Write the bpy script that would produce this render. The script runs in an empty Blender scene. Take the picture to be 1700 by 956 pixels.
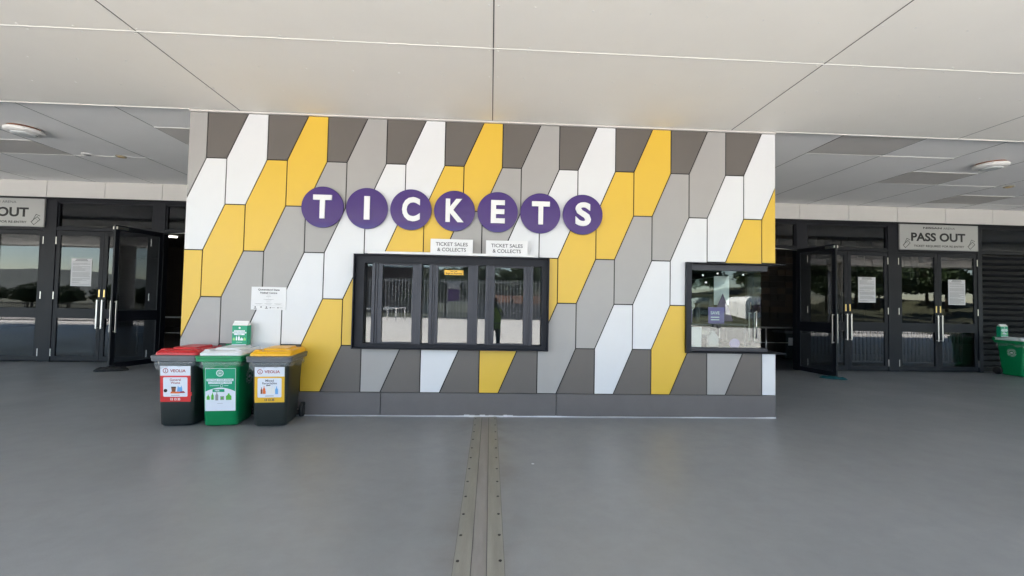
import bpy, math, random
from mathutils import Vector, Matrix
random.seed(7)
S = bpy.context.scene
COL = S.collection
R_ = math.radians

# ------------------------------------------------------------------ camera
YAW, PITCH, ROLL, FPX, DIST, EYE = 0.04908, 0.0334, 0.01897, 715.9, 6.3199, 1.66
cam_d = bpy.data.cameras.new('camera'); cam = bpy.data.objects.new('camera', cam_d); COL.objects.link(cam)
cam_d.sensor_width = 36.0; cam_d.lens = FPX / 1700 * 36.0
cam_d.clip_start = 0.02; cam_d.clip_end = 3000
fw = Vector((math.sin(YAW)*math.cos(PITCH), math.cos(YAW)*math.cos(PITCH), math.sin(PITCH)))
rr = Vector((math.cos(YAW), -math.sin(YAW), 0)); uu = rr.cross(fw)
r2 = math.cos(ROLL)*rr + math.sin(ROLL)*uu; u2 = -math.sin(ROLL)*rr + math.cos(ROLL)*uu
M = Matrix((( r2.x, u2.x, -fw.x, 0), (r2.y, u2.y, -fw.y, -DIST), (r2.z, u2.z, -fw.z, EYE), (0, 0, 0, 1)))
cam.matrix_world = M
S.camera = cam

# ------------------------------------------------------------------ light
SUN_EL, SUN_AZ = R_(48), R_(258)          # azimuth clockwise from +y: from the left, slightly behind the viewer
W = bpy.data.worlds.new('World'); S.world = W; W.use_nodes = True
nt = W.node_tree; bg = nt.nodes['Background']
sky = nt.nodes.new('ShaderNodeTexSky'); sky.sky_type = 'NISHITA'; sky.sun_disc = False
sky.sun_elevation = SUN_EL; sky.sun_rotation = SUN_AZ; sky.dust_density = 0.2; sky.ozone_density = 2.0
nt.links.new(sky.outputs[0], bg.inputs[0]); bg.inputs[1].default_value = 0.07
sd = bpy.data.lights.new('sun', 'SUN'); sd.energy = 5.0; sd.angle = R_(0.5); sd.color = (1.0, 0.95, 0.88)
sun = bpy.data.objects.new('sun', sd); COL.objects.link(sun)
tosun = Vector((math.sin(SUN_AZ)*math.cos(SUN_EL), math.cos(SUN_AZ)*math.cos(SUN_EL), math.sin(SUN_EL)))
sun.rotation_euler = tosun.to_track_quat('Z', 'Y').to_euler(); sun.location = tosun*50
vs = S.view_settings; vs.view_transform = 'Standard'; vs.look = 'None'; vs.gamma = 1; vs.use_curve_mapping = False
vs.exposure = 3.24
S.cycles.max_bounces = 10; S.cycles.diffuse_bounces = 6; S.cycles.glossy_bounces = 5
S.cycles.transmission_bounces = 6; S.cycles.transparent_max_bounces = 16
S.cycles.caustics_reflective = False; S.cycles.caustics_refractive = False
S.cycles.use_denoising = True; S.cycles.use_adaptive_sampling = False
S.cycles.sample_clamp_indirect = 6

# ------------------------------------------------------------------ materials
def mat(name, col, rough=0.5, metal=0.0, spec=0.5, var=0.0, vscale=3.0, bump=0.0, bscale=60.0, rvar=0.0,
        emit=None, alpha=None, stretch=None):
    m = bpy.data.materials.new(name); m.use_nodes = True
    n = m.node_tree; b = n.nodes['Principled BSDF']
    c = (*col, 1)
    b.inputs['Base Color'].default_value = c; b.inputs['Roughness'].default_value = rough
    b.inputs['Metallic'].default_value = metal; b.inputs['Specular IOR Level'].default_value = spec
    tc = n.nodes.new('ShaderNodeTexCoord'); src = tc.outputs['Object']
    if stretch:
        mp = n.nodes.new('ShaderNodeMapping'); mp.inputs['Scale'].default_value = stretch
        n.links.new(src, mp.inputs[0]); src = mp.outputs[0]
    if var or rvar:
        nz = n.nodes.new('ShaderNodeTexNoise'); nz.inputs['Scale'].default_value = vscale
        nz.inputs['Detail'].default_value = 8; nz.inputs['Roughness'].default_value = 0.65
        n.links.new(src, nz.inputs['Vector'])
        if var:
            mr = n.nodes.new('ShaderNodeMapRange'); mr.inputs[1].default_value = 0.3; mr.inputs[2].default_value = 0.7
            mr.inputs[3].default_value = 1-var; mr.inputs[4].default_value = 1+var
            n.links.new(nz.outputs[0], mr.inputs[0])
            mx = n.nodes.new('ShaderNodeVectorMath'); mx.operation = 'SCALE'; mx.inputs[0].default_value = col
            n.links.new(mr.outputs[0], mx.inputs['Scale']); n.links.new(mx.outputs[0], b.inputs['Base Color'])
        if rvar:
            mr = n.nodes.new('ShaderNodeMapRange'); mr.inputs[1].default_value = 0.3; mr.inputs[2].default_value = 0.7
            mr.inputs[3].default_value = rough-rvar; mr.inputs[4].default_value = rough+rvar
            n.links.new(nz.outputs[0], mr.inputs[0]); n.links.new(mr.outputs[0], b.inputs['Roughness'])
    if bump:
        nb = n.nodes.new('ShaderNodeTexNoise'); nb.inputs['Scale'].default_value = bscale; nb.inputs['Detail'].default_value = 4
        n.links.new(src, nb.inputs['Vector'])
        bp = n.nodes.new('ShaderNodeBump'); bp.inputs['Strength'].default_value = bump; bp.inputs['Distance'].default_value = 0.01
        n.links.new(nb.outputs[0], bp.inputs['Height']); n.links.new(bp.outputs[0], b.inputs['Normal'])
    if emit:
        b.inputs['Emission Color'].default_value = (*emit[0], 1); b.inputs['Emission Strength'].default_value = emit[1]
    return m

def glass(name, tint, ior=1.75, rough=0.0, wav=0.0):
    m = bpy.data.materials.new(name); m.use_nodes = True; n = m.node_tree; n.nodes.clear()
    o = n.nodes.new('ShaderNodeOutputMaterial'); mx = n.nodes.new('ShaderNodeMixShader')
    t = n.nodes.new('ShaderNodeBsdfTransparent'); t.inputs[0].default_value = (*tint, 1)
    g = n.nodes.new('ShaderNodeBsdfGlossy'); g.inputs['Roughness'].default_value = rough
    f = n.nodes.new('ShaderNodeFresnel')
    ge = n.nodes.new('ShaderNodeNewGeometry'); mr = n.nodes.new('ShaderNodeMapRange')     # same reflectance entering and leaving the sheet
    mr.inputs[3].default_value = ior; mr.inputs[4].default_value = 1/ior
    n.links.new(ge.outputs['Backfacing'], mr.inputs[0]); n.links.new(mr.outputs[0], f.inputs[0])
    n.links.new(f.outputs[0], mx.inputs[0]); n.links.new(t.outputs[0], mx.inputs[1]); n.links.new(g.outputs[0], mx.inputs[2])
    n.links.new(mx.outputs[0], o.inputs[0])
    if wav:
        tc = n.nodes.new('ShaderNodeTexCoord'); nb = n.nodes.new('ShaderNodeTexNoise'); nb.inputs['Scale'].default_value = 1.6
        nb.inputs['Detail'].default_value = 1
        bp = n.nodes.new('ShaderNodeBump'); bp.inputs['Strength'].default_value = wav; bp.inputs['Distance'].default_value = 0.01
        n.links.new(tc.outputs['Object'], nb.inputs['Vector']); n.links.new(nb.outputs[0], bp.inputs['Height'])
        n.links.new(bp.outputs[0], g.inputs['Normal']); n.links.new(bp.outputs[0], f.inputs['Normal'])
    return m

def mat_floor():
    m = mat('painted_floor', (0.232, 0.242, 0.250), rough=0.42, spec=0.5, bump=0.10, bscale=140)
    n = m.node_tree; b = n.nodes['Principled BSDF']; tc = n.nodes['Texture Coordinate']
    def noise(sc, det=6, ro=0.6):
        z = n.nodes.new('ShaderNodeTexNoise'); z.inputs['Scale'].default_value = sc; z.inputs['Detail'].default_value = det
        z.inputs['Roughness'].default_value = ro; n.links.new(tc.outputs['Object'], z.inputs['Vector']); return z.outputs[0]
    def ramp(v, a, b_, lo, hi):
        r = n.nodes.new('ShaderNodeMapRange'); r.inputs[1].default_value = a; r.inputs[2].default_value = b_
        r.inputs[3].default_value = lo; r.inputs[4].default_value = hi; n.links.new(v, r.inputs[0]); return r.outputs[0]
    big = ramp(noise(0.45, 4), 0.3, 0.7, 0.93, 1.07)
    mid = ramp(noise(5, 8, 0.7), 0.3, 0.7, 0.93, 1.07)
    fine = ramp(noise(220, 2, 0.8), 0.3, 0.7, 0.88, 1.12)
    scuff = ramp(noise(2.3, 12, 0.78), 0.64, 0.74, 1.0, 0.80)
    mp = n.nodes.new('ShaderNodeMapping'); mp.inputs['Scale'].default_value = (2.2, 13, 1); mp.inputs['Rotation'].default_value = (0, 0, 0.5)
    n.links.new(tc.outputs['Object'], mp.inputs[0])
    zs = n.nodes.new('ShaderNodeTexNoise'); zs.inputs['Scale'].default_value = 1.0; zs.inputs['Detail'].default_value = 10; zs.inputs['Roughness'].default_value = 0.72
    n.links.new(mp.outputs[0], zs.inputs['Vector']); streak = ramp(zs.outputs[0], 0.67, 0.75, 1.0, 0.80)
    def mul(a, b_):
        k = n.nodes.new('ShaderNodeMath'); k.operation = 'MULTIPLY'; n.links.new(a, k.inputs[0]); n.links.new(b_, k.inputs[1]); return k.outputs[0]
    dots = ramp(noise(46, 3, 0.9), 0.735, 0.76, 1.0, 0.55)
    pale = ramp(noise(31, 3, 0.9), 0.765, 0.785, 1.0, 1.9)
    v = mul(streak, mul(mul(mul(mul(mul(big, mid), fine), scuff), dots), pale))
    # worn brownish dirt along the joint cover
    sp = n.nodes.new('ShaderNodeSeparateXYZ'); n.links.new(tc.outputs['Object'], sp.inputs[0])
    ax = n.nodes.new('ShaderNodeMath'); ax.operation = 'ADD'; ax.inputs[1].default_value = 0.04; n.links.new(sp.outputs[0], ax.inputs[0])
    ab = n.nodes.new('ShaderNodeMath'); ab.operation = 'ABSOLUTE'; n.links.new(ax.outputs[0], ab.inputs[0])
    near = ramp(ab.outputs[0], 0.16, 0.42, 1.0, 0.0)
    patch = ramp(noise(1.9, 6), 0.45, 0.68, 0.0, 0.6)
    fac = mul(near, patch)
    sc = n.nodes.new('ShaderNodeVectorMath'); sc.operation = 'SCALE'; sc.inputs[0].default_value = (0.232, 0.242, 0.250)
    n.links.new(v, sc.inputs['Scale'])
    mx = n.nodes.new('ShaderNodeMix'); mx.data_type = 'RGBA'; n.links.new(fac, mx.inputs[0]); n.links.new(sc.outputs[0], mx.inputs[6])
    mx.inputs[7].default_value = (0.15, 0.135, 0.125, 1); n.links.new(mx.outputs[2], b.inputs['Base Color'])
    n.links.new(ramp(noise(0.9, 5), 0.3, 0.7, 0.30, 0.47), b.inputs['Roughness'])
    return m

m_white = mat('panel_white', (0.66, 0.67, 0.69), 0.42, var=0.02, vscale=1.5, bump=0.02, rvar=0.05)
m_beige = mat('panel_light_grey', (0.345, 0.335, 0.325), 0.42, var=0.03, vscale=1.5, bump=0.02, rvar=0.05)
m_yellow = mat('panel_yellow', (0.67, 0.435, 0.046), 0.40, var=0.02, vscale=1.5, bump=0.02, rvar=0.05)
m_dark = mat('panel_dark_grey', (0.118, 0.105, 0.096), 0.42, var=0.04, vscale=1.5, bump=0.02, rvar=0.05)
m_joint = mat('joint_black', (0.006, 0.006, 0.006), 0.8)
m_plinth = mat('plinth_grey', (0.130, 0.119, 0.117), 0.45, var=0.06, vscale=4, rvar=0.08)
m_bwall = mat('booth_grey_render', (0.5, 0.49, 0.47), 0.6, var=0.04)
m_soffit = mat('soffit_panel', (0.85, 0.83, 0.785), 0.7, spec=0.25, var=0.015, vscale=1.2, bump=0.02)
m_whtrim = mat('white_trim', (0.80, 0.79, 0.77), 0.4)
m_recess = mat('recess_ceiling', (0.86, 0.86, 0.86), 0.6, var=0.02, vscale=1.5)
m_rpanel = mat('access_panel', (0.58, 0.56, 0.54), 0.6, var=0.03)
m_seam = mat('seam_dark', (0.10, 0.10, 0.10), 0.7)
m_fascia = mat('fascia_panel', (0.66, 0.64, 0.615), 0.5, var=0.02)
m_alu = mat('charcoal_aluminium', (0.0105, 0.0115, 0.0165), 0.5, spec=0.25, var=0.06, rvar=0.05)
m_alu_w = mat('window_charcoal', (0.030, 0.031, 0.040), 0.40, metal=0.2, var=0.06, rvar=0.05)
m_surr = mat('surround_blue_black', (0.007, 0.009, 0.016), 0.45, spec=0.3, var=0.05)
m_louv = mat('louvre_charcoal', (0.022, 0.023, 0.028), 0.4, spec=0.5)
m_black = mat('black_plastic', (0.010, 0.010, 0.011), 0.45)
m_steel = mat('brushed_steel', (0.62, 0.60, 0.57), 0.28, metal=1.0)
m_brass = mat('brass_plate', (0.75, 0.55, 0.22), 0.35, metal=1.0)
m_floor = mat_floor()
m_purple = mat('gloss_purple', (0.062, 0.032, 0.165), 0.05, spec=0.32)
m_letter = mat('letter_white', (0.74, 0.74, 0.74), 0.4)
m_signw = mat('sign_white', (0.70, 0.70, 0.71), 0.4)
m_signg = mat('sign_silver', (0.47, 0.475, 0.46), 0.45)
m_ink = mat('ink_black', (0.008, 0.008, 0.009), 0.5)
m_inkg = mat('ink_grey', (0.07, 0.07, 0.08), 0.5)
m_inkl = mat('ink_light_grey', (0.30, 0.30, 0.31), 0.5)
m_paper = mat('paper', (0.66, 0.66, 0.68), 0.7)
m_gdoor = glass('glass_tinted_door', (0.62, 0.63, 0.64), 1.55, wav=0.02)
m_gwin = glass('glass_window', (0.82, 0.85, 0.85), 1.66, wav=0.03)
m_gcorner = glass('glass_corner', (0.88, 0.93, 0.915), 1.52)
m_binbody = mat('bin_dark_green', (0.020, 0.026, 0.025), 0.42, bump=0.05, bscale=300, var=0.08)
m_bingreen = mat('bin_green', (0.0, 0.225, 0.075), 0.38, bump=0.05, bscale=300, var=0.05)
m_binrim = mat('bin_grey_rim', (0.11, 0.115, 0.125), 0.45, var=0.12, vscale=9)
m_red = mat('lid_red', (0.50, 0.016, 0.022), 0.35)
m_lidw = mat('lid_white', (0.70, 0.71, 0.73), 0.38, var=0.03)
m_lidy = mat('lid_yellow', (0.82, 0.42, 0.005), 0.35)
m_rubber = mat('rubber', (0.012, 0.012, 0.013), 0.7)
m_stred = mat('sticker_red', (0.62, 0.03, 0.03), 0.4)
m_styel = mat('sticker_yellow', (0.78, 0.45, 0.03), 0.4)
m_stw = mat('sticker_white', (0.72, 0.75, 0.82), 0.4)
m_crim = mat('ink_crimson', (0.30, 0.01, 0.02), 0.4)
m_teal = mat('sticker_teal', (0.0, 0.30, 0.15), 0.4)
m_lgreen = mat('sticker_light_green', (0.10, 0.45, 0.05), 0.4)
m_blue = mat('sticker_blue', (0.15, 0.38, 0.70), 0.4)
m_brown = mat('sticker_brown', (0.20, 0.07, 0.03), 0.5)
m_orange = mat('sticker_orange', (0.75, 0.16, 0.03), 0.5)
m_jointm = mat('joint_cover_metal', (0.25, 0.248, 0.222), 0.48, metal=0.0, var=0.18, vscale=22, rvar=0.08, stretch=(1, 0.12, 1))
m_jointc = mat('joint_cover_middle', (0.235, 0.225, 0.215), 0.5, metal=0.0, var=0.15, vscale=16, rvar=0.08, stretch=(1, 0.2, 1))
m_diff = mat('lamp_diffuser', (0.70, 0.73, 0.74), 0.25, spec=0.6)
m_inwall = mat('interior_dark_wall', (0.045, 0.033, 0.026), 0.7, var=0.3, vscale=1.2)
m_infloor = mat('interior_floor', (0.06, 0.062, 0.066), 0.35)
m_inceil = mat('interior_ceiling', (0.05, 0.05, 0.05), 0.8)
m_boothin = mat('booth_interior', (0.22, 0.22, 0.22), 0.7, var=0.05)
m_tube = mat('tube_lit', (0.9, 0.9, 0.85), 0.5, emit=((1.0, 0.93, 0.8), 1.1))
def liner():
    m = bpy.data.materials.new('plastic_liner'); m.use_nodes = True; n = m.node_tree; b = n.nodes['Principled BSDF']
    b.inputs['Base Color'].default_value = (0.8, 0.82, 0.84, 1); b.inputs['Roughness'].default_value = 0.12
    b.inputs['Specular IOR Level'].default_value = 0.9
    b.inputs['Alpha'].default_value = 0.16
    return m
m_liner = liner()
m_conc = mat('plaza_concrete', (0.56, 0.54, 0.51), 0.8, var=0.08, vscale=0.8)
m_grass = mat('dry_lawn', (0.045, 0.048, 0.022), 0.9, var=0.4, vscale=0.25)
m_leaf = mat('foliage', (0.035, 0.060, 0.018), 0.6, var=0.5, vscale=1.2)
m_bark = mat('bark', (0.10, 0.075, 0.055), 0.9)
m_hill = mat('far_hill', (0.028, 0.04, 0.036), 0.9, var=0.3, vscale=0.02)
m_maroon = mat('maroon_cladding', (0.07, 0.035, 0.032), 0.6)
m_tan = mat('tan_wall', (0.40, 0.35, 0.27), 0.7)
m_galv = mat('galvanised', (0.45, 0.46, 0.47), 0.4, metal=0.7)
m_pick = mat('fence_pale_grey', (0.42, 0.43, 0.44), 0.6)
m_terra = mat('terracotta', (0.42, 0.20, 0.12), 0.8, var=0.3, vscale=4)
m_colw = mat('column_white', (0.72, 0.70, 0.67), 0.5)

# ------------------------------------------------------------------ helpers
class MB:
    """collects geometry and links it as ONE mesh object"""
    def __init__(s): s.v = []; s.f = []; s.m = []; s.sm = []
    def face(s, pts, mi=0):
        i = len(s.v); s.v += [tuple(p) for p in pts]; s.f.append(tuple(range(i, i+len(pts)))); s.m.append(mi); s.sm.append(False)
    def box(s, x0, x1, y0, y1, z0, z1, mi=0):
        i = len(s.v)
        s.v += [(x0,y0,z0),(x1,y0,z0),(x1,y1,z0),(x0,y1,z0),(x0,y0,z1),(x1,y0,z1),(x1,y1,z1),(x0,y1,z1)]
        for q in ((3,2,1,0),(4,5,6,7),(0,1,5,4),(1,2,6,5),(2,3,7,6),(3,0,4,7)):
            s.f.append(tuple(i+k for k in q)); s.m.append(mi); s.sm.append(False)
        return s
    def prism(s, pts, y0, y1, mi=0):            # pts are (x, z) counter-clockwise seen from -y
        n = len(pts); i = len(s.v)
        s.v += [(x, y0, z) for x, z in pts] + [(x, y1, z) for x, z in pts]
        s.f.append(tuple(i+k for k in range(n))); s.m.append(mi); s.sm.append(False)
        s.f.append(tuple(i+n+k for k in reversed(range(n)))); s.m.append(mi); s.sm.append(False)
        for k in range(n):
            l = (k+1) % n; s.f.append((i+k, i+n+k, i+n+l, i+l)); s.m.append(mi); s.sm.append(False)
    def ring(s, secs, mi=0, smooth=True, cap0=True, cap1=True):
        """loft equal-length closed sections"""
        n = len(secs[0]); i = len(s.v)
        for q in secs: s.v += [tuple(p) for p in q]
        for a in range(len(secs)-1):
            for k in range(n):
                l = (k+1) % n
                s.f.append((i+a*n+k, i+a*n+l, i+(a+1)*n+l, i+(a+1)*n+k)); s.m.append(mi); s.sm.append(smooth)
        if cap0: s.f.append(tuple(i+k for k in reversed(range(n)))); s.m.append(mi); s.sm.append(False)
        if cap1: s.f.append(tuple(i+(len(secs)-1)*n+k for k in range(n))); s.m.append(mi); s.sm.append(False)
    def tube(s, pts, r, n=10, mi=0):
        P = [Vector(p) for p in pts]; secs = []
        up = Vector((0.31, 0.17, 0.93)).normalized()
        for k, p in enumerate(P):
            d = (P[min(k+1, len(P)-1)] - P[max(k-1, 0)]).normalized()
            a = d.cross(up)
            if a.length < 1e-3: a = d.cross(Vector((1, 0, 0)))
            a.normalize(); b = d.cross(a)
            rad = r[k] if isinstance(r, (list, tuple)) else r
            secs.append([p + rad*(math.cos(t)*a + math.sin(t)*b) for t in [2*math.pi*j/n for j in range(n)]])
        s.ring(secs, mi)
    def cyl(s, c, r, h, axis='z', n=24, mi=0, r2=None):
        r2 = r if r2 is None else r2; secs = []
        for k, rad in ((0, r), (1, r2)):
            q = []
            for j in range(n):
                t = 2*math.pi*j/n; a, b = rad*math.cos(t), rad*math.sin(t)
                if axis == 'z': q.append((c[0]+a, c[1]+b, c[2]+k*h))
                elif axis == 'y': q.append((c[0]+a, c[1]+k*h, c[2]+b))
                else: q.append((c[0]+k*h, c[1]+a, c[2]+b))
            secs.append(q)
        s.ring(secs, mi)
    def merge(s, verts, faces, fn, mi=0):
        i = len(s.v); s.v += [tuple(fn(*v)) for v in verts]
        for q in faces: s.f.append(tuple(i+k for k in q)); s.m.append(mi); s.sm.append(False)
    def build(s, name, mats, parent=None, bevel=0, loc=None):
        me = bpy.data.meshes.new(name); me.from_pydata(s.v, [], s.f)
        if not isinstance(mats, (list, tuple)): mats = [mats]
        for m in mats: me.materials.append(m)
        me.polygons.foreach_set('material_index', s.m); me.polygons.foreach_set('use_smooth', s.sm)
        me.validate(); me.update()
        o = bpy.data.objects.new(name, me); COL.objects.link(o)
        if parent is not None: o.parent = parent
        if loc: o.location = loc
        if bevel:
            b = o.modifiers.new('bevel', 'BEVEL'); b.width = bevel; b.segments = 2; b.limit_method = 'ANGLE'; b.angle_limit = R_(50)
            b.harden_normals = False
        return o

def thing(name, label, cat, loc=(0, 0, 0), rz=0, group=None):
    o = bpy.data.objects.new(name, None); COL.objects.link(o); o.location = loc; o.rotation_euler = (0, 0, rz)
    o['label'] = label; o['category'] = cat; o.empty_display_size = 0.1
    if group: o['group'] = group
    return o
def tag(o, label, cat, group=None):
    o['label'] = label; o['category'] = cat
    if group: o['group'] = group
    return o
def struct(o): o['kind'] = 'structure'; return o
def kids(o): return [c for c in bpy.data.objects if c.parent == o]
def copy_tree(o, parent=None):
    c = o.copy(); COL.objects.link(c); c.parent = parent
    for k in kids(o): copy_tree(k, c)
    return c

_tc = {}
def text_geo(s, bold=0.0, spacing=1.0):
    """flat letters, normalised: width natural, cap height 1, centred"""
    key = (s, bold, spacing)
    if key in _tc: return _tc[key]
    cu = bpy.data.curves.new('t', 'FONT'); cu.body = s; cu.size = 1; cu.offset = bold; cu.space_character = spacing
    cu.resolution_u = 4
    o = bpy.data.objects.new('t', cu); COL.objects.link(o)
    dg = bpy.context.evaluated_depsgraph_get(); dg.update()
    me = o.evaluated_get(dg).to_mesh()
    vs_ = [(v.co.x, v.co.y) for v in me.vertices]; fs = [tuple(p.vertices) for p in me.polygons]
    o.evaluated_get(dg).to_mesh_clear(); bpy.data.objects.remove(o); bpy.data.curves.remove(cu)
    xs = [v[0] for v in vs_]; ys = [v[1] for v in vs_]
    cx, cy = (min(xs)+max(xs))/2, (min(ys)+max(ys))/2; w, h = max(xs)-min(xs), max(ys)-min(ys)
    r = ([(x-cx, y-cy) for x, y in vs_], fs, w, h); _tc[key] = r
    return r
def put_text(mb, s, cx, cz, fn, height=None, width=None, bold=0.0, mi=0, spacing=1.0, rot=0.0, d=0.0, thick=0.0):
    v, f, w, h = text_geo(s, bold, spacing)
    if height is None: sy = width/w; sx = sy
    elif width is None: sy = height/h; sx = sy
    else: sx = width/w; sy = height/h
    c, sn = math.cos(rot), math.sin(rot)
    pts = [((x*sx*c - y*sy*sn) + cx, (x*sx*sn + y*sy*c) + cz) for x, y in v]
    if thick:
        n = len(pts); V = [(x, z, d) for x, z in pts] + [(x, z, d+thick) for x, z in pts]
        F = [tuple(reversed(q)) for q in f] + [tuple(k+n for k in q) for q in f]
        cnt = {}
        for q in f:
            for a, b in zip(q, q[1:]+q[:1]): cnt[(a, b)] = 1
        F += [(a, b, b+n, a+n) for (a, b) in cnt if (b, a) not in cnt]
        mb.merge(V, F, lambda u, w_, dd: fn(u, w_, dd), mi)
    else:
        mb.merge([(x, z, d) for x, z in pts], f, lambda u, w_, dd: fn(u, w_, dd), mi)
def flat(mb, pts, fn, mi=0, d=0.0):
    mb.face([fn(x, z, d) for x, z in pts], mi)
def rect(mb, x0, x1, z0, z1, fn, mi=0, d=0.0): flat(mb, [(x0, z0), (x1, z0), (x1, z1), (x0, z1)], fn, mi, d)
def rrect(mb, x0, x1, z0, z1, r, fn, mi=0, d=0.0):
    p = []
    for cx, cz, a in ((x1-r, z0+r, -90), (x1-r, z1-r, 0), (x0+r, z1-r, 90), (x0+r, z0+r, 180)):
        for k in range(5): t = R_(a+k*22.5); p.append((cx+r*math.cos(t), cz+r*math.sin(t)))
    flat(mb, p, fn, mi, d)
def disc(mb, cx, cz, r, fn, mi=0, d=0.0, n=24): flat(mb, [(cx+r*math.cos(2*math.pi*k/n), cz+r*math.sin(2*math.pi*k/n)) for k in range(n)], fn, mi, d)
def annulus(mb, cx, cz, r0, r1, fn, mi=0, d=0.0, n=28, a0=0, a1=360):
    for k in range(n):
        t, u = R_(a0+(a1-a0)*k/n), R_(a0+(a1-a0)*(k+1)/n)
        flat(mb, [(cx+r0*math.cos(t), cz+r0*math.sin(t)), (cx+r1*math.cos(t), cz+r1*math.sin(t)), (cx+r1*math.cos(u), cz+r1*math.sin(u)), (cx+r0*math.cos(u), cz+r0*math.sin(u))], fn, mi, d)
def wallfn(y): return lambda u, w, d: (u, y-d, w)          # plane facing the viewer, d = distance proud

# ------------------------------------------------------------------ ground
def sheet(name, x0, x1, y0, y1, z, m, t=0.0):
    b = MB(); b.box(x0, x1, y0, y1, z-(t or 0.05), z); return struct(b.build(name, m))
g = MB(); g.box(-900, 900, -1500, 900, -0.9, -0.30); struct(g.build('ground', m_grass))
g = MB(); g.box(-45, 32, -36, -9.3, -0.28, -0.02); struct(g.build('plaza_pavement', m_conc))
g = MB(); g.box(-45, 32, -9.295, 4.79, -0.28, 0.0); struct(g.build('concourse_floor', m_floor))
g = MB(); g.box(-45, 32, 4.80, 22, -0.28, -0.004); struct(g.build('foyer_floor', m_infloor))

onx_fleck = (0.47, -1.83)
# expansion joint cover in the floor
b = MB(); b.cyl((onx_fleck[0], onx_fleck[1], 0.0005), 0.016, 0.003, n=9, r2=0.010); tag(b.build('paint_fleck', m_white), 'tiny white paint fleck on the grey floor right of the joint strip', 'paint fleck')
jc = thing('expansion_joint_cover', 'long ribbed metal expansion joint strip let into the grey floor', 'floor joint', (-0.04, -4.7, 0))
for s_ in (-1, 1):
    b = MB(); x0, x1 = (-0.160, -0.052) if s_ < 0 else (0.052, 0.160)
    b.box(x0, x1, -4.55, 4.68, 0.001, 0.006)
    for k in range(7):
        xx = x0 + 0.02 + k*0.0115
        b.box(xx, xx+0.004, -4.55, 4.68, 0.006, 0.0078)
    b.build('side_strip', m_jointm, jc)
b = MB(); b.box(-0.046, 0.046, -4.55, 4.68, 0.001, 0.0045); b.box(0.028, 0.033, -4.55, 4.68, 0.0045, 0.007); b.build('middle_strip', m_jointc, jc)
b = MB(); b.box(-0.163, 0.163, -4.56, 4.69, 0.0004, 0.0012); b.build('bedding', m_seam, jc)
for s_ in (-1, 1):
    y = 4.55
    while y > -2.2:
        b = MB(); b.cyl((s_*0.136, y, 0.0062), 0.011, 0.003, n=12); b.build('bolt', m_black, jc); y -= 0.305

# ------------------------------------------------------------------ ticket booth
X0, X1, ZT, ZB = -4.353, 4.300, 4.3125, 0.3345
UW, UH, UX = 0.2826, 0.663, -3.539
WIN = (-1.955, 0.845, 0.962, 2.312)
CWX, CWZ0, CWZ1 = 2.905, 0.960, 2.312
booth = thing('ticket_booth', 'ticket booth clad in white, yellow and grey slanted hexagon panels', 'ticket booth', (0, 0, 0))
def clip(poly, a, b_, c):                       # keep a*x + b*z <= c
    out = []
    for i in range(len(poly)):
        p, q = poly[i], poly[(i+1) % len(poly)]
        fp, fq = a*p[0]+b_*p[1]-c, a*q[0]+b_*q[1]-c
        if fp <= 0: out.append(p)
        if (fp < 0 < fq) or (fq < 0 < fp):
            t = fp/(fp-fq); out.append((p[0]+t*(q[0]-p[0]), p[1]+t*(q[1]-p[1])))
    return out
def inset(poly, d):
    n = len(poly); res = []
    for i in range(n):
        p0, p1, p2 = Vector(poly[i-1]), Vector(poly[i]), Vector(poly[(i+1) % n])
        e1, e2 = (p1-p0).normalized(), (p2-p1).normalized()
        n1, n2 = Vector((-e1.y, e1.x)), Vector((-e2.y, e2.x))
        k = (n1+n2); k = k*(1/max(0.2, (1+n1.dot(n2)))); res.append((p1.x+k.x*d, p1.y+k.y*d))
    return res
regions = [(X0, WIN[0], ZB, ZT), (WIN[0], WIN[1], WIN[3], ZT), (WIN[0], WIN[1], ZB, WIN[2]), (WIN[1], CWX, ZB, ZT), (CWX, X1, CWZ1, ZT), (CWX, X1, ZB, CWZ0)]
clad = MB(); GAP = 0.0078
for j in range(-1, 6):
    for i in range(-12, 22):
        ox = UX + (3*i + j)*UW; oz = ZT - j*UH
        hexa = [(ox, oz), (ox-UW, oz-UH), (ox-UW, oz-2*UH), (ox, oz-2*UH), (ox+UW, oz-UH), (ox+UW, oz)]
        mi = 3 if j in (-1, 5) else (0, 1, 2)[(i+j) % 3]
        hp = inset(hexa, GAP)
        for (a, b_, c, d) in regions:
            q = clip(clip(clip(clip(hp, 1, 0, b_), -1, 0, -a), 0, 1, d-(0.004 if d == ZT else 0)), 0, -1, -(c+(0.005 if c == ZB else 0)))
            if len(q) >= 3:
                ar = abs(sum(q[k][0]*q[(k+1) % len(q)][1]-q[(k+1) % len(q)][0]*q[k][1] for k in range(len(q))))/2
                if ar > 1e-4: clad.prism(q, 0.0, 0.010, mi)
clad.build('hexagon_cladding', [m_white, m_yellow, m_beige, m_dark], booth)
bk = MB()                                       # dark backing wall behind the panel joints
for (a, b_, c, d) in regions: bk.box(a, b_, 0.0085, 0.10, c, d)
bk.build('backing', m_joint, booth)
pl = MB()
for a, b_ in ((X0, -1.552), (-1.542, 0.984), (0.994, X1)): pl.box(a, b_, -0.004, 0.10, 0.012, ZB-0.004)
pl.build('plinth', m_plinth, booth, bevel=0.002)
b = MB(); b.box(X0+0.02, X1-0.02, 0.02, 0.09, 0.0, ZB); b.build('plinth_backing', m_joint, booth)
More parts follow.
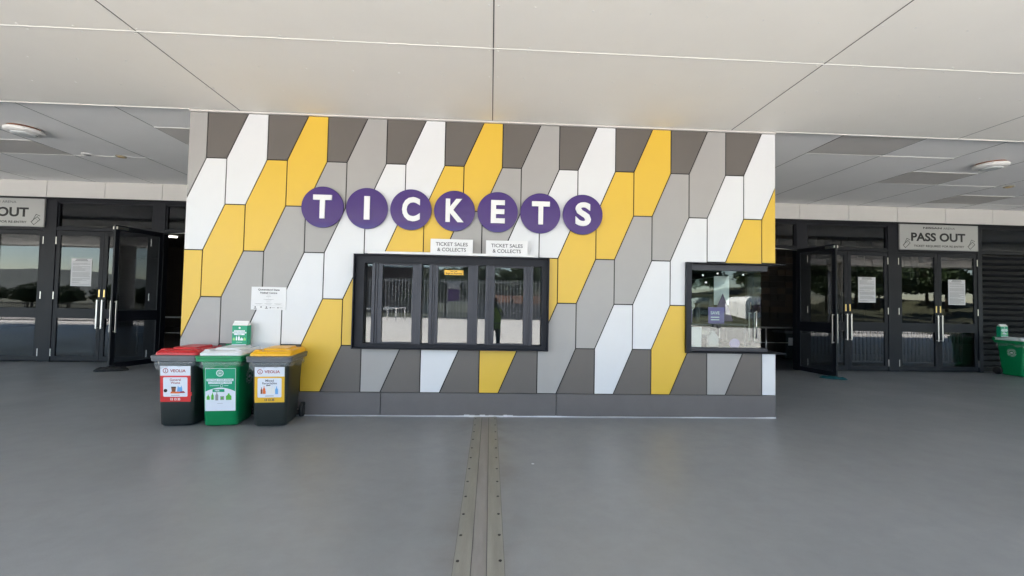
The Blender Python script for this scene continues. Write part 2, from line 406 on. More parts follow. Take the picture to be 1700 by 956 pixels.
# uneven pale sealant bead along the foot
b = MB(); x = X0; prev = 0.010
while x < X1:
    w = random.uniform(0.03, 0.09); h = min(0.016, max(0.006, prev+random.uniform(-0.003, 0.003))); dd = random.uniform(0.012, 0.018)
    if -0.35 < x < 0.28: h += random.uniform(0, 0.012); dd += random.uniform(0, 0.02)
    x2 = min(X1, x+w); b.box(x, x2, -0.004-dd, 0.03, 0.0005, h); prev = min(h, 0.016); x = x2
b.build('sealant_bead', m_white, booth)
# top flashing between cladding and ceiling
b = MB(); xs_ = [X0-0.004, -4.10, -2.66, -1.22, 0.21, 1.65, 3.05, 3.95, X1+0.004]
for a, c in zip(xs_, xs_[1:]): b.box(a+0.003, c-0.003, -0.030, 0.10, ZT-0.001, 4.338)
b.build('top_flashing', m_fascia, booth)
# body: side walls, roof, back, interior
b = MB(); b.box(X0, X0+0.12, 0.101, 4.84, 0.0, ZT); b.build('side_wall', m_bwall, booth)
b = MB()
b.box(X1-0.12, X1, 0.101, 4.84, CWZ1+0.003, ZT); b.box(X1-0.12, X1, 0.101, 4.84, 0, CWZ0-0.003); b.box(X1-0.12, X1, 3.1, 4.84, CWZ0-0.003, CWZ1+0.003)
b.build('side_wall', m_bwall, booth)
b = MB(); b.box(X0+0.12, X1-0.12, 4.72, 4.84, 0, ZT); b.build('rear_wall', m_inwall, booth)
b = MB(); b.box(X0+0.12, X1-0.12, 0.10, 4.72, 2.75, 2.85); b.build('inner_ceiling', m_boothin, booth)
b = MB(); b.box(X0+0.12, X1-0.12, 0.10, 4.72, 0.02, 0.06); b.build('inner_floor', m_infloor, booth)
b = MB(); b.box(1.5, 1.6, 0.11, 4.7, 0.06, 2.75); b.box(X0+0.12, 1.5, 2.9, 3.0, 0.06, 2.75); b.build('inner_partition', m_boothin, booth)
b = MB(); b.box(X0+0.12, 1.5, 0.11, 0.75, 0.90, 0.95); b.box(X0+0.12, 1.5, 0.11, 0.14, 0.06, 0.90); b.build('serving_counter', m_boothin, booth)
b = MB(); b.box(1.62, X1-0.13, 0.11, 0.9, 0.93, 0.965); b.build('display_shelf', m_boothin, booth)

# ---- main service window
def frame_rect(mb, x0, x1, z0, z1, t, y0, y1):
    mb.box(x0, x0+t, y0, y1, z0, z1); mb.box(x1-t, x1, y0, y1, z0, z1)
    mb.box(x0+t, x1-t, y0, y1, z0, z0+t); mb.box(x0+t, x1-t, y0, y1, z1-t, z1)
win = MB(); wx0, wx1, wz0, wz1 = WIN
frame_rect(win, wx0, wx1, wz0, wz1, 0.014, -0.115, 0.11)
wmain = win.build('service_window', m_surr, booth, bevel=0.0015)
b = MB()
for a, c in ((wx0+0.014, -1.815), (0.745, wx1-0.014)): b.box(a, c, -0.045, 0.10, wz0+0.014, wz1-0.014)
b.box(-1.815, 0.745, -0.045, 0.10, wz0+0.014, 1.030); b.box(-1.815, 0.745, -0.045, 0.10, 2.195, wz1-0.014)
b.box(-1.815, 0.745, -0.055, -0.045, 1.024, 1.038); b.box(-1.815, 0.745, -0.060, -0.045, 2.188, 2.206)
b.build('window_frame', m_alu, wmain, bevel=0.0015)
for (a, g0, g1, c) in ((-1.705, -1.565, -1.135, -1.000), (-0.890, -0.765, -0.335, -0.188), (-0.078, 0.052, 0.478, 0.615)):
    b = MB()
    b.box(a, a+0.045, -0.052, 0.09, 1.03, 2.195); b.box(c-0.045, c, -0.052, 0.09, 1.03, 2.195)
    b.box(a+0.045, a+0.075, -0.030, 0.06, 1.03, 2.195); b.box(c-0.075, c-0.045, -0.030, 0.06, 1.03, 2.195)
    b.box(a+0.075, g0, -0.015, 0.05, 1.03, 2.195); b.box(g1, c-0.075, -0.015, 0.05, 1.03, 2.195)
    b.box(g0, g1, -0.015, 0.05, 1.03, 1.056); b.box(g0, g1, -0.015, 0.05, 2.165, 2.195)
    b.build('sash', m_alu_w, wmain, bevel=0.002)
    b = MB(); b.box(g0-0.004, g1+0.004, 0.016, 0.022, 1.05, 2.17); b.build('pane', m_gwin, wmain)
for a, c in ((-1.815, -1.705), (-1.000, -0.890), (-0.188, -0.078), (0.615, 0.745)):
    b = MB(); b.box(a-0.004 if a > -1.8 else a, c, 0.036, 0.042, 1.03, 2.195); b.build('pane', m_gwin, wmain)
# small yellow notice inside the centre pane
yn = MB(); fn = wallfn(0.010)
rect(yn, -0.680, -0.405, 2.045, 2.115, fn, 0, 0); put_text(yn, 'No Cash', -0.5425, 2.096, fn, height=0.020, bold=0.02, mi=1, d=0.0015)
put_text(yn, 'Kept on Premises', -0.5425, 2.063, fn, width=0.235, bold=0.02, mi=1, d=0.0015)
tag(yn.build('window_notice', [m_styel, m_ink]), 'small yellow no cash notice stuck at the top of the middle service pane', 'notice')
# round vinyl marks at the foot of the panes are faint scratches
# ---- corner window
cw = MB()
cw.box(CWX, 2.920, -0.055, 0.20, CWZ0, CWZ1); cw.box(2.920, 2.995, -0.030, 0.16, CWZ0+0.014, CWZ1-0.014)
cwo = cw.build('corner_window', m_surr, booth, bevel=0.0015)
b = MB()
b.box(2.920, X1+0.13, -0.050, -0.012, CWZ1-0.016, CWZ1); b.box(2.920, X1+0.13, -0.050, -0.012, CWZ0, CWZ0+0.016)
b.box(2.920, X1+0.13, -0.012, 3.1, CWZ1-0.014, CWZ1-0.001); b.box(2.920, X1+0.13, -0.012, 3.1, CWZ0+0.001, CWZ0+0.014)
b.build('reveal_plate', m_alu, cwo, bevel=0.001)
b = MB()
b.box(2.995, 4.215, 0.055, 0.15, 2.205, 2.292); b.box(4.115, 4.215, 0.15, 3.1, 2.205, 2.292)
b.box(2.995, 4.215, 0.055, 0.15, 0.980, 1.034); b.box(4.115, 4.215, 0.15, 3.1, 0.980, 1.034)
b.box(4.10, 4.20, 3.02, 3.10, 1.034, 2.205)
b.build('window_frame', m_alu_w, cwo, bevel=0.002)
b = MB(); b.box(2.99, 4.132, 0.098, 0.106, 1.03, 2.21); b.build('pane', m_gcorner, cwo)
b = MB(); b.box(4.134, 4.142, 0.10, 3.02, 1.03, 2.21); b.build('pane', m_gcorner, cwo)
b = MB()
b.tube([(4.045, 0.06, 1.60), (4.045, 0.06, 1.18)], 0.008); b.tube([(4.045, 0.097, 1.58), (4.045, 0.06, 1.58)], 0.006); b.tube([(4.045, 0.097, 1.20), (4.045, 0.06, 1.20)], 0.006)
b.build('pull_handle', m_steel, cwo)
for (x, z) in ((3.22, 2.13), (3.45, 2.16), (3.85, 2.15), (3.27, 2.02)):
    b = MB(); b.cyl((x, 0.080, z), 0.014, 0.018, 'y', 14); b.build('glass_clip', m_steel, cwo)
b = MB(); b.tube([(3.395, 0.088, 1.385), (3.42, 0.088, 1.345), (3.455, 0.088, 1.34), (3.48, 0.088, 1.375)], 0.006); b.cyl((3.405, 0.07, 1.365), 0.028, 0.026, 'y', 18); b.cyl((3.475, 0.07, 1.355), 0.028, 0.026, 'y', 18)
b.build('glass_lock', m_black, cwo)

# ---- white rail and signs over the window
b = MB(); b.box(-1.765, 0.620, -0.135, -0.117, 2.318, 2.352); b.box(-1.765, 0.620, -0.117, 0.0, 2.3185, 2.326)
tag(b.build('sign_rail', m_signw, bevel=0.002), 'thin white ledge running along the top of the wide service window', 'ledge')
for k, (x0, x1, z0, z1) in enumerate(((-0.872, -0.270, 2.330, 2.548), (-0.082, 0.520, 2.328, 2.546))):
    t = thing('ticket_sales_sign', ['white ticket sales and collects sign above the window, left of its twin', 'white ticket sales and collects sign above the window, right of its twin'][k], 'sign', ((x0+x1)/2, -0.138, z0), group='ticket sales signs above the window')
    b = MB(); w = (x1-x0)/2; b.box(-w, w, 0, 0.006, 0, z1-z0)
    b.build('board', m_signw, t, bevel=0.001)
    b = MB(); f_ = lambda u, w_, d: (u, -d, w_)
    put_text(b, 'TICKET SALES', 0, 0.145, f_, height=0.052, width=0.455, d=0.002, bold=0.014)
    put_text(b, '& COLLECTS', 0, 0.067, f_, height=0.052, width=0.408, d=0.002, bold=0.014)
    b.build('lettering', m_inkg, t)

# ---- TICKETS discs
ordn = ['first', 'second', 'third', 'fourth', 'fifth', 'sixth', 'seventh']
for k, ch in enumerate('TICKETS'):
    cx = -2.437 + k*(3.771/6)
    t = thing('letter_disc', 'glossy purple disc with white letter %s, %s of the seven discs over the windows' % (ch, ordn[k]), 'sign', (cx, -0.002, 2.976), group='purple letter discs spelling tickets')
    b = MB(); b.cyl((0, -0.045, 0), 0.297, 0.030, 'y', 72); b.cyl((0, -0.015, 0), 0.06, 0.017, 'y', 24)
    o = b.build('disc', m_purple, t, bevel=0.003)
    o.rotation_euler = (random.uniform(-0.004, 0.004), 0, random.uniform(-0.004, 0.004))
    b = MB(); f_ = lambda u, w_, d: (u, -0.0475-d, w_)
    put_text(b, ch, 0.004, 0.004, f_, height=0.352 if ch in 'CS' else 0.338, width={'T': 0.262, 'I': 0.079, 'C': 0.255, 'K': 0.262, 'E': 0.205, 'S': 0.232}[ch],
             bold=0.036 if ch != 'I' else 0.0, d=0.0, thick=0.018)
    b.build('letter', m_letter, t)

# ---- plaque
t = thing('opening_plaque', 'small white netball centre plaque with rows of fine print', 'plaque', (-3.157, -0.012, 1.49))
b = MB(); b.box(-0.242, 0.242, 0, 0.010, 0, 0.325); b.build('board', m_signw, t, bevel=0.0015)
b = MB(); f_ = lambda u, w_, d: (u, -d, w_)
put_text(b, 'Queensland State', 0, 0.283, f_, width=0.300, height=0.030, bold=0.03, d=0.002)
put_text(b, 'Netball Centre', 0, 0.241, f_, width=0.235, height=0.025, bold=0.03, d=0.002)
for z, w in ((0.209, 0.05), (0.187, 0.07), (0.168, 0.012), (0.148, 0.14), (0.138, 0.08), (0.111, 0.055)): rect(b, -w/2, w/2, z-0.0018, z+0.0018, f_, 1, 0.002)
for cx in (-0.135, 0.0, 0.135):
    rect(b, cx-0.055, cx+0.055, 0.085, 0.088, f_, 1, 0.002); rect(b, cx-0.035, cx+0.035, 0.077, 0.080, f_, 1, 0.002)
rect(b, -0.22, 0.21, 0.0575, 0.0590, f_, 1, 0.002)
for cx in (-0.18, -0.10, -0.025): disc(b, cx, 0.037, 0.010, f_, 0, 0.002, 10)
for cx in (-0.18, -0.025): rect(b, cx-0.02, cx+0.02, 0.014, 0.021, f_, 0, 0.002)
for cx in (0.03, 0.135): disc(b, cx, 0.03, 0.009, f_, 0, 0.002, 10); rect(b, cx+0.018, cx+0.062, 0.028, 0.033, f_, 1, 0.002)
b.build('lettering', [m_inkg, m_inkl], t)

# ------------------------------------------------------------------ ceilings
ceil = bpy.data.objects.new('ceiling', None); COL.objects.link(ceil); struct(ceil)
XE0, XE1, YE = -29.5, 30.0, -9.1
xj = [XE0] + [-0.025+3.625*k for k in range(-6, 7) if XE0 < -0.025+3.625*k < XE1] + [XE1]
yj = [YE] + [-0.02-1.82*k for k in range(4, 0, -1)] + [-0.02]
b = MB()
for a, c in zip(xj, xj[1:]):
    for p, q in zip(yj, yj[1:]): b.box(a+0.004, c-0.004, p+0.003, q-0.003, 4.34, 4.352)
b.build('soffit_panels', m_soffit, ceil)
b = MB(); b.box(XE0, XE1, YE, -0.05, 4.353, 4.9); b.box(XE0-0.1, XE0, YE, 6, 4.30, 4.9); b.box(XE1, XE1+0.1, YE, 6, 4.30, 4.9)
b.build('roof_slab', m_joint, ceil)
b = MB(); b.box(XE0-0.1, XE1+0.1, YE-0.12, YE, 4.28, 4.95); b.build('edge_beam', m_fascia, ceil)
b = MB()
for y in yj[1:-1]: b.box(XE0, XE1, y-0.006, y+0.006, 4.335, 4.3395)
b.box(XE0, XE1, -0.030, -0.012, 4.332, 4.3395)
b.build('joint_moulding', m_whtrim, ceil)
b = MB()
for x in xj[1:-1]: b.box(x-0.0065, x+0.0065, YE+0.01, -0.032, 4.3385, 4.3393)
b.build('dark_joints', m_seam, ceil)
b = MB()
for a, c in zip(xj, xj[1:]):
    L = [a+0.045] + [a+0.375+0.535*k for k in range(6)] + [c-0.045]
    for i_ in range(4):
        y0 = yj[-1-i_]
        for y in (y0-0.045, y0-0.66, y0-1.24, y0-1.775):
            for x in L:
                if abs(x) < 11: b.cyl((x+random.uniform(-.006, .006), y+random.uniform(-.006, .006), 4.3350), 0.0095, 0.0045, n=7)
o = b.build('screw_heads', m_whtrim, ceil)
# recessed ceiling behind the booth front line
b = MB(); b.box(XE0, XE1, -0.048, 6.0, 4.420, 4.9); b.box(XE0, XE1, -0.050, -0.0105, 4.345, 4.42); rc = b.build('recessed_ceiling', m_recess, ceil)
b = MB()
for s_ in (-1, 1):
    for k in range(-0, 9):
        x = s_*(5.560+1.387*k); b.box(x-0.004, x+0.004, -0.01, 4.65, 4.4165, 4.4195)
b.build('ceiling_seams', m_seam, ceil)
for (a, c, p, q) in ((-5.56, -4.36, 0.945, 1.69), (-9.72, -8.35, 1.80, 2.57), (5.56, 6.93, 0.20, 1.0), (8.35, 9.71, 1.79, 2.59), (11.12, 12.49, 3.35, 4.12)):
    b = MB(); b.box(a+0.008, c-0.008, p+0.008, q-0.008, 4.4145, 4.4195); b.build('access_panel', m_rpanel, ceil)
b = MB()
for (a, c, y) in ((-5.56, -4.36, 0.935), (-5.56, -4.36, 1.70), (-9.72, -8.35, 1.79), (-9.72, -6.96, 2.585), (5.56, 6.93, 0.19), (5.56, 8.33, 1.01), (8.35, 9.71, 1.78), (8.35, 11.11, 2.60), (11.12, 12.49, 3.33), (11.12, 13.8, 4.13), (-12.5, -11.1, 3.35)):
    b.box(a, c, y-0.008, y+0.008, 4.413, 4.4195)
b.build('seam_trim', m_whtrim, ceil)

def ceiling_light(x, y, lab):
    t = thing('ceiling_light', lab, 'ceiling light', (x, y, 4.42), group='round ceiling lights')
    b = MB(); b.cyl((0, 0, -0.035), 0.205, 0.034, n=40); b.build('base', m_brown, t)
    secs = []
    for r, z in ((0.235, -0.030), (0.245, -0.045), (0.238, -0.070), (0.215, -0.088), (0.165, -0.098)):
        secs.append([(r*math.cos(2*math.pi*k/40), r*math.sin(2*math.pi*k/40), z) for k in range(40)])
    b = MB(); b.ring(list(reversed(secs)), cap1=True); b.build('housing', m_whtrim, t)
    b = MB(); secs = [[(r*math.cos(2*math.pi*k/40), r*math.sin(2*math.pi*k/40), z) for k in range(40)] for r, z in ((0.10, -0.118), (0.145, -0.111), (0.16, -0.0985))]
    b.ring(secs); b.build('diffuser', m_diff, t)
    for k in range(4):
        a = math.pi/4+k*math.pi/2; b = MB(); b.box(-0.012, 0.012, -0.006, 0.006, -0.052, -0.028); o = b.build('clip', m_steel, t)
        o.location = (0.245*math.cos(a), 0.245*math.sin(a), 0); o.rotation_euler = (0, 0, a+math.pi/2)
ceiling_light(-7.85, 1.20, 'round white bulkhead light on the ceiling left of the booth')
ceiling_light(9.25, 1.18, 'round white bulkhead light on the ceiling right of the booth')
def detector(x, y, m, name, lab, cat):
    t = thing(name, lab, cat, (x, y, 4.42)); b = MB(); b.cyl((0, 0, -0.018), 0.085, 0.017, n=28, r2=0.09); b.build('rim', m_whtrim if m is not m_brass else m_tan, t)
    b = MB(); b.cyl((0, 0, -0.026), 0.055, 0.008, n=24); b.build('lens', m, t)
detector(-7.98, 2.48, m_inkl, 'ceiling_speaker', 'small white round ceiling fitting left of the booth beside an orange one', 'ceiling fitting')
detector(-7.40, 2.55, m_brass, 'downlight', 'small orange round downlight in the ceiling left of the booth', 'downlight')
detector(11.35, 2.55, m_brass, 'downlight', 'small orange round downlight in the ceiling right of the booth', 'downlight')

# ------------------------------------------------------------------ entrance facades
FY = 4.85
def make_door(parent, w, paper=None, hside=1, loc=(0, 0, 0), rz=0, mirror=False, closer=False):
    """leaf frame with hinge at x=0, leaf towards +x (or -x when mirror)"""
    s = -1 if mirror else 1
    def bx(mb, x0, x1, *a):
        x0, x1 = s*x0, s*x1
        mb.box(min(x0, x1), max(x0, x1), *a)
    b = MB()
    bx(b, 0, 0.095, -0.022, 0.022, 0.015, 3.225); bx(b, w-0.095, w, -0.022, 0.022, 0.015, 3.225)
    bx(b, 0.095, w-0.095, -0.022, 0.022, 0.015, 0.135); bx(b, 0.095, w-0.095, -0.022, 0.022, 1.065, 1.305); bx(b, 0.095, w-0.095, -0.022, 0.022, 3.115, 3.225)
    d = b.build('door', m_alu, parent, bevel=0.002, loc=loc); d.rotation_euler = (0, 0, rz)
    b = MB(); bx(b, 0.090, w-0.090, -0.004, 0.004, 1.30, 3.12); b.build('pane', m_gdoor, d)
    b = MB(); bx(b, 0.090, w-0.090, -0.004, 0.004, 0.13, 1.07); b.build('pane', m_gdoor, d)
    hx = s*(w-0.055)
    for sd_ in (-1, 1):
        b = MB(); y = sd_*0.075
        b.box(hx-0.016, hx+0.016, y-0.006, y+0.006, 0.82, 1.53)
        b.box(hx-0.014, hx+0.014, min(y, sd_*0.022), max(y, sd_*0.022), 0.83, 0.855); b.box(hx-0.014, hx+0.014, min(y, sd_*0.022), max(y, sd_*0.022), 1.495, 1.52)
        b.build('handle', m_steel, d, bevel=0.003)
    for z in (0.22, 1.62, 2.98):
        b = MB(); b.box(-s*0.004-0.012, -s*0.004+0.012, -0.034, -0.0225, z-0.09, z+0.09); b.build('hinge', m_steel, d)
    b = MB(); b.box(hx-0.016, hx+0.016, -0.0265, -0.0225, 1.60, 1.78)
    b.build('lock_plate', m_brass, d)
    if closer:
        b = MB(); bx(b, w-0.26, w-0.01, -0.065, -0.0225, 3.13, 3.195); bx(b, w-0.26, w-0.01, 0.0225, 0.055, 3.13, 3.195); b.build('closer', m_steel, d, bevel=0.003)
    return d

def notice(x, z, y, lab):
    t = thing('door_notice', lab, 'notice', (x, y, z), group='white notices taped to the doors')
    b = MB(); b.box(-0.245, 0.245, -0.0012, 0.0, -0.345, 0.345); b.build('sheet', m_paper, t)
    b = MB(); f_ = lambda u, w_, d: (u, -0.0012-d, w_)
    rect(b, -0.13, 0.13, 0.315, 0.327, f_, 0, 0.001); rect(b, -0.15, 0.15, 0.285, 0.297, f_, 0, 0.001)
    zz = 0.262; rnd = random.Random(int(abs(x)*100))
    while zz > -0.32:
        if rnd.random() < 0.85: rect(b, -0.21, 0.21 if rnd.random() < .6 else rnd.uniform(-0.05, 0.2), zz-0.0035, zz+0.0035, f_, 1, 0.001)
        zz -= 0.0165
    b.build('printed_lines', [m_ink, m_inkl], t)

def facade(side):
    s = side
    lab = 'charcoal framed glass entrance doors %s of the ticket booth' % ('left' if s < 0 else 'right, ending in louvres')
    t = thing('entrance_front', lab, 'entrance', (s*9.6, FY, 0))
    cx = s*9.6
    def L(x): return s*x - cx            # outward distance -> local x
    def bx(mb, x0, x1, *a): mb.box(min(L(x0), L(x1)), max(L(x0), L(x1)), *a)
    b = MB()
    H0, H1 = 3.235, 3.305
    for (a, c) in ((4.45, 4.55), (8.19, 8.49), (10.775, 11.06), (13.345, 13.47)): bx(b, a, c, 0.0, 0.15, 0.0, 4.42)
    segs = [(4.55, 8.19), (8.49, 10.775), (11.06, 13.345)] + [(13.47, 22.0)]
    for a, c in segs:
        bx(b, a, c, 0.005, 0.14, H0, H1); bx(b, a, c, 0.005, 0.14, 3.935, 4.42)
    bx(b, 6.15, 6.25, 0.01, 0.14, 0.0, H0)
    b.build('frame', m_alu, t, bevel=0.002)
    for a, c in segs:
        p = MB(); bx(p, a, c, 0.060, 0.068, H1-0.003, 3.938); p.build('transom_pane', m_gdoor, t)
        q = MB()
        for xx in (a, c-0.035): bx(q, xx, xx+0.035, 0.03, 0.09, H1+0.03, 3.91)
        bx(q, a, c, 0.03, 0.09, H1, H1+0.03); bx(q, a, c, 0.03, 0.09, 3.91, 3.935); q.build('transom_frame', m_alu, t)
    # closed leaves
    for a, c in ((8.50, 10.765), (11.07, 13.335)):
        w = (c-a)/2-0.004
        make_door(t, w, loc=(L(a), 0.035, 0), mirror=(s < 0))
        make_door(t, w, loc=(L(c), 0.035, 0), mirror=(s > 0))
    # open leaf hinged on the first mullion, and its closed partner behind the booth line
    ang = R_(90+10) if s > 0 else -R_(90+10)
    if s < 0: rz = -R_(101)
    else: rz = R_(97)
    # leaf closed points towards the booth; opened outwards
    w = 1.14
    d = make_door(t, w, loc=(L(8.20), -0.03, 0), mirror=(s > 0), closer=True)
    d.rotation_euler = (0, 0, rz)
    make_door(t, 0.97, loc=(L(6.26), 0.05, 0), mirror=(s < 0)).rotation_euler = (0, 0, s*R_(-80))
    b = MB(); b.tube([(L(8.20)+0.0, -0.03, 3.20), (L(7.35), 0.02, 3.27)], 0.010); b.build('door_stay', m_steel, t)
    make_door(t, 1.55, loc=(L(4.56), 0.035, 0), mirror=(s < 0))
    # bulkhead fascia above
    b = MB()
    k = -1
    while True:
        a = 8.14-1.355*3 + 1.355*(k+1); c = a+1.355
        if a > 22: break
        bx(b, max(a, 4.2)+0.006, c-0.006, -0.200, -0.185, 4.012, 4.415); k += 1
    b.build('fascia_panels', m_fascia, t)
    b = MB(); bx(b, 4.0, 23, -0.184, 0.0, 4.018, 4.415); b.build('fascia_backing', m_joint, t)
    b = MB(); bx(b, 4.0, 23, -0.203, -0.18, 3.998, 4.011); b.build('fascia_shadow_strip', m_black, t)  # black strip painting in the shadow gap between fascia and door frame
    if s > 0:
        z = 0.12
        while z < 3.2:
            b = MB(); f0 = [(0.015, z+0.075), (0.125, z+0.005), (0.131, z+0.013), (0.021, z+0.083)]
            x0, x1 = L(13.475), L(23.9); i = 0
            b.v += [(x0, y, zz) for y, zz in f0] + [(x1, y, zz) for y, zz in f0]
            b.f += [(0, 1, 2, 3), (7, 6, 5, 4), (0, 4, 5, 1), (1, 5, 6, 2), (2, 6, 7, 3), (3, 7, 4, 0)]; b.m += [0]*6; b.sm += [False]*6
            b.build('louvre_blade', m_louv, t); z += 0.156
        b = MB(); bx(b, 13.475, 22.0, 0.15, 0.16, 0, 3.235); b.build('louvre_backing', m_joint, t)
    else:
        b = MB(); bx(b, 13.475, 22.0, 0.05, 0.06, 0, 3.235); b.build('side_panel', m_alu, t)
    return t
fL = facade(-1); fR = facade(1)
notice(-10.155, 2.205, FY+0.028, 'white printed notice on the glass door left of the booth')
notice(10.185, 2.185, FY+0.028, 'white printed notice on the right hand doors, nearer the booth')
notice(12.755, 2.165, FY+0.028, 'white printed notice on the door beside the louvres')

def ticket_icon(b, cx, cz, sc, fn, mi):
    for rot, off, full in ((0.75, 0, True), (1.15, 0.045, False)):
        c, s = math.cos(rot), math.sin(rot)
        def T(x, z): return (cx+off*0.3+sc*(x*c-z*s), cz+off*sc*6+sc*(x*s+z*c))
        w, h, t = 0.5, 0.26, 0.035
        P = [(-w, -h), (w, -h), (w, h), (-w, h)]
        for i in range(4):
            p, q = Vector(P[i]), Vector(P[(i+1) % 4])
            if not full and i in (0, 3): continue
            n = (q-p).normalized(); m_ = Vector((-n.y, n.x))*t
            flat(b, [T(*(p-m_-n*t)), T(*(q-m_+n*t)), T(*(q+m_+n*t)), T(*(p+m_-n*t))], fn, mi, 0.002+0.0005*i)
        if full: flat(b, [T(0.2, -h), T(0.23, -h), T(0.23, h), T(0.2, h)], fn, mi, 0.0045)
def passout(cx, lab):
    t = thing('pass_out_sign', lab, 'sign', (cx, FY-0.035, 3.30), group='pass out signs over the doors')
    w, h = 1.13, 0.70
    b = MB(); b.box(-w, w, 0, 0.03, 0, h); b.build('board', m_signg, t, bevel=0.002)
    b = MB()
    b.box(-w, w, -0.003, 0, h-0.012, h-0.0005); b.box(-w, w, -0.003, 0, 0.0005, 0.012); b.box(-w, -w+0.012, -0.0031, 0, 0.012, h-0.012); b.box(w-0.012, w, -0.0031, 0, 0.012, h-0.012)
    b.build('edge_trim', m_inkl, t)
    b = MB(); f_ = lambda u, w_, d: (u, -d, w_)
    put_text(b, 'NISSAN', -0.185, 0.605, f_, height=0.052, width=0.53, bold=0.032, d=0.002)
    put_text(b, 'ARENA', 0.295, 0.602, f_, height=0.058, width=0.335, bold=0.0, mi=1, d=0.002)
    put_text(b, 'PASS OUT', -0.02, 0.355, f_, height=0.235, width=1.56, bold=0.034, d=0.002)
    put_text(b, 'TICKET REQUIRED FOR RE-ENTRY', 0.0, 0.105, f_, height=0.066, width=1.45, bold=0.022, d=0.002)
    ticket_icon(b, -0.93, 0.15, 0.19, f_, 0); ticket_icon(b, 0.93, 0.15, 0.19, f_, 0)
    b.build('lettering', [m_ink, m_inkg], t)
passout(-12.165, 'silver pass out sign over the doors, cut by the left edge')
passout(12.195, 'silver pass out sign over the doors right of the booth')

# ------------------------------------------------------------------ foyer behind the doors
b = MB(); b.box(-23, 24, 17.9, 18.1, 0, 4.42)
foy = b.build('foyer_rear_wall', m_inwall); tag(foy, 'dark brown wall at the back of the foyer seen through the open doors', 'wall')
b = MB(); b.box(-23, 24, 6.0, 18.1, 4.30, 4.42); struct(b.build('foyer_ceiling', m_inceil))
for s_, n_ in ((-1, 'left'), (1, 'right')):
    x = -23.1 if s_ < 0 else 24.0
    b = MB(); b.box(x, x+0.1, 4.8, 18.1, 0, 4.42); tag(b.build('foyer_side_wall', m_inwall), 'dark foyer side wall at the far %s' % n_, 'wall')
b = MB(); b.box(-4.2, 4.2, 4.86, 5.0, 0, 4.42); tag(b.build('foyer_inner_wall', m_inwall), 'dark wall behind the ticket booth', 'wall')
# timber block wall seen through the right opening
b = MB(); rnd = random.Random(3)
for i in range(26):
    for j in range(14):
        b.box(8.0+i*0.30, 8.0+i*0.30+0.285, 8.85-rnd.choice((0, 0.02, 0.045)), 8.95, 1.25+j*0.225, 1.25+j*0.225+0.212, rnd.choice((0, 0, 1)))
b.box(7.9, 15.9, 8.95, 9.0, 0, 4.3, 0)
tag(b.build('block_wall', [m_inwall, mat('interior_block', (0.075, 0.05, 0.032), 0.6)]), 'dark timber block wall inside beyond the open right doors', 'wall')
def railing(x0, x1, y, lab):
    t = thing('foyer_railing', lab, 'railing', ((x0+x1)/2, y, 0))
    w = (x1-x0)/2
    b = MB(); b.tube([(-w, 0, 1.05), (w, 0, 1.05)], 0.025); b.build('handrail', m_steel, t)
    for k in range(3):
        x = -w+0.1+k*(2*w-0.2)/2; b = MB(); b.tube([(x, 0, 0), (x, 0, 1.05)], 0.022); b.build('post', m_steel, t)
    b = MB(); b.tube([(-w, 0, 0.6), (w, 0, 0.6)], 0.012); b.build('mid_rail', m_steel, t)
railing(7.0, 9.6, 6.3, 'steel handrail just inside the open right doors')
railing(-10.2, -7.3, 6.6, 'steel handrail just inside the open left doors')
t = thing('foyer_balustrade', 'pale picket balustrade seen through the right hand doors', 'balustrade', (12.0, 6.35, 0))
b = MB()
for kk in range(44):
    x = -2.6+kk*0.12; b.box(x-0.022, x+0.022, -0.02, 0.02, 0.08, 0.98)
b.build('pickets', m_pick, t); b = MB(); b.box(-2.65, 2.65, -0.03, 0.03, 0.98, 1.03); b.box(-2.65, 2.65, -0.03, 0.03, 0.04, 0.08); b.build('rails', m_pick, t)
def lit(x, y, lx, lab):
    b = MB(); b.box(-lx/2, lx/2, -0.04, 0.04, -0.05, 0); o = b.build('strip_light', m_tube, loc=(x, y, 4.29)); tag(o, lab, 'strip light'); o.rotation_euler = (0, 0, 0.5)
lit(-14.6, 13.0, 1.6, 'lit strip light on the foyer ceiling behind the left open door')
lit(12.2, 10.0, 1.2, 'lit strip light on the foyer ceiling behind the right open door')

# ------------------------------------------------------------------ wheelie bins
def rsec(w, d, z, r, cy=0.0, n=5):
    p = []
    for sx, sy, a in ((1, -1, -90), (1, 1, 0), (-1, 1, 90), (-1, -1, 180)):
        for k in range(n):
            t = R_(a+k*90/(n-1)); p.append((sx*(w/2-r)+r*math.cos(t), cy+sy*(d/2-r)+r*math.sin(t), z))
    return p
def front_y(z): return -0.235 - 0.062*(z/0.86)        # slanted front face (local), plus recess under the rim
def circ_text(b, s, cx, cz, r, h, fn, a0, a1, mi, flip=False, d=0.0, bold=0.02):
    n = len(s)
    for k, ch in enumerate(s):
        if ch == ' ': continue
        a = R_(a0+(a1-a0)*(k+0.5)/n)
        put_text(b, ch, cx+r*math.cos(a), cz+r*math.sin(a), fn, height=h, width=h*(0.25 if ch == 'I' else 0.72), bold=bold, mi=mi, rot=a-math.pi/2+(math.pi if flip else 0), d=d)
def emblem(b, cx, cz, r, fn, mi, d):
    annulus(b, cx, cz, r*0.56, r*0.63, fn, mi, d)
    annulus(b, cx, cz, r*0.50, r*0.53, fn, mi, d)
    flat(b, [(cx-r*.38, cz-r*.12), (cx-r*.05, cz-r*.2), (cx+r*.4, cz-r*.12), (cx+r*.25, cz+r*.08), (cx+r*.05, cz+r*.22), (cx-r*.2, cz+r*.1)], fn, mi, d)
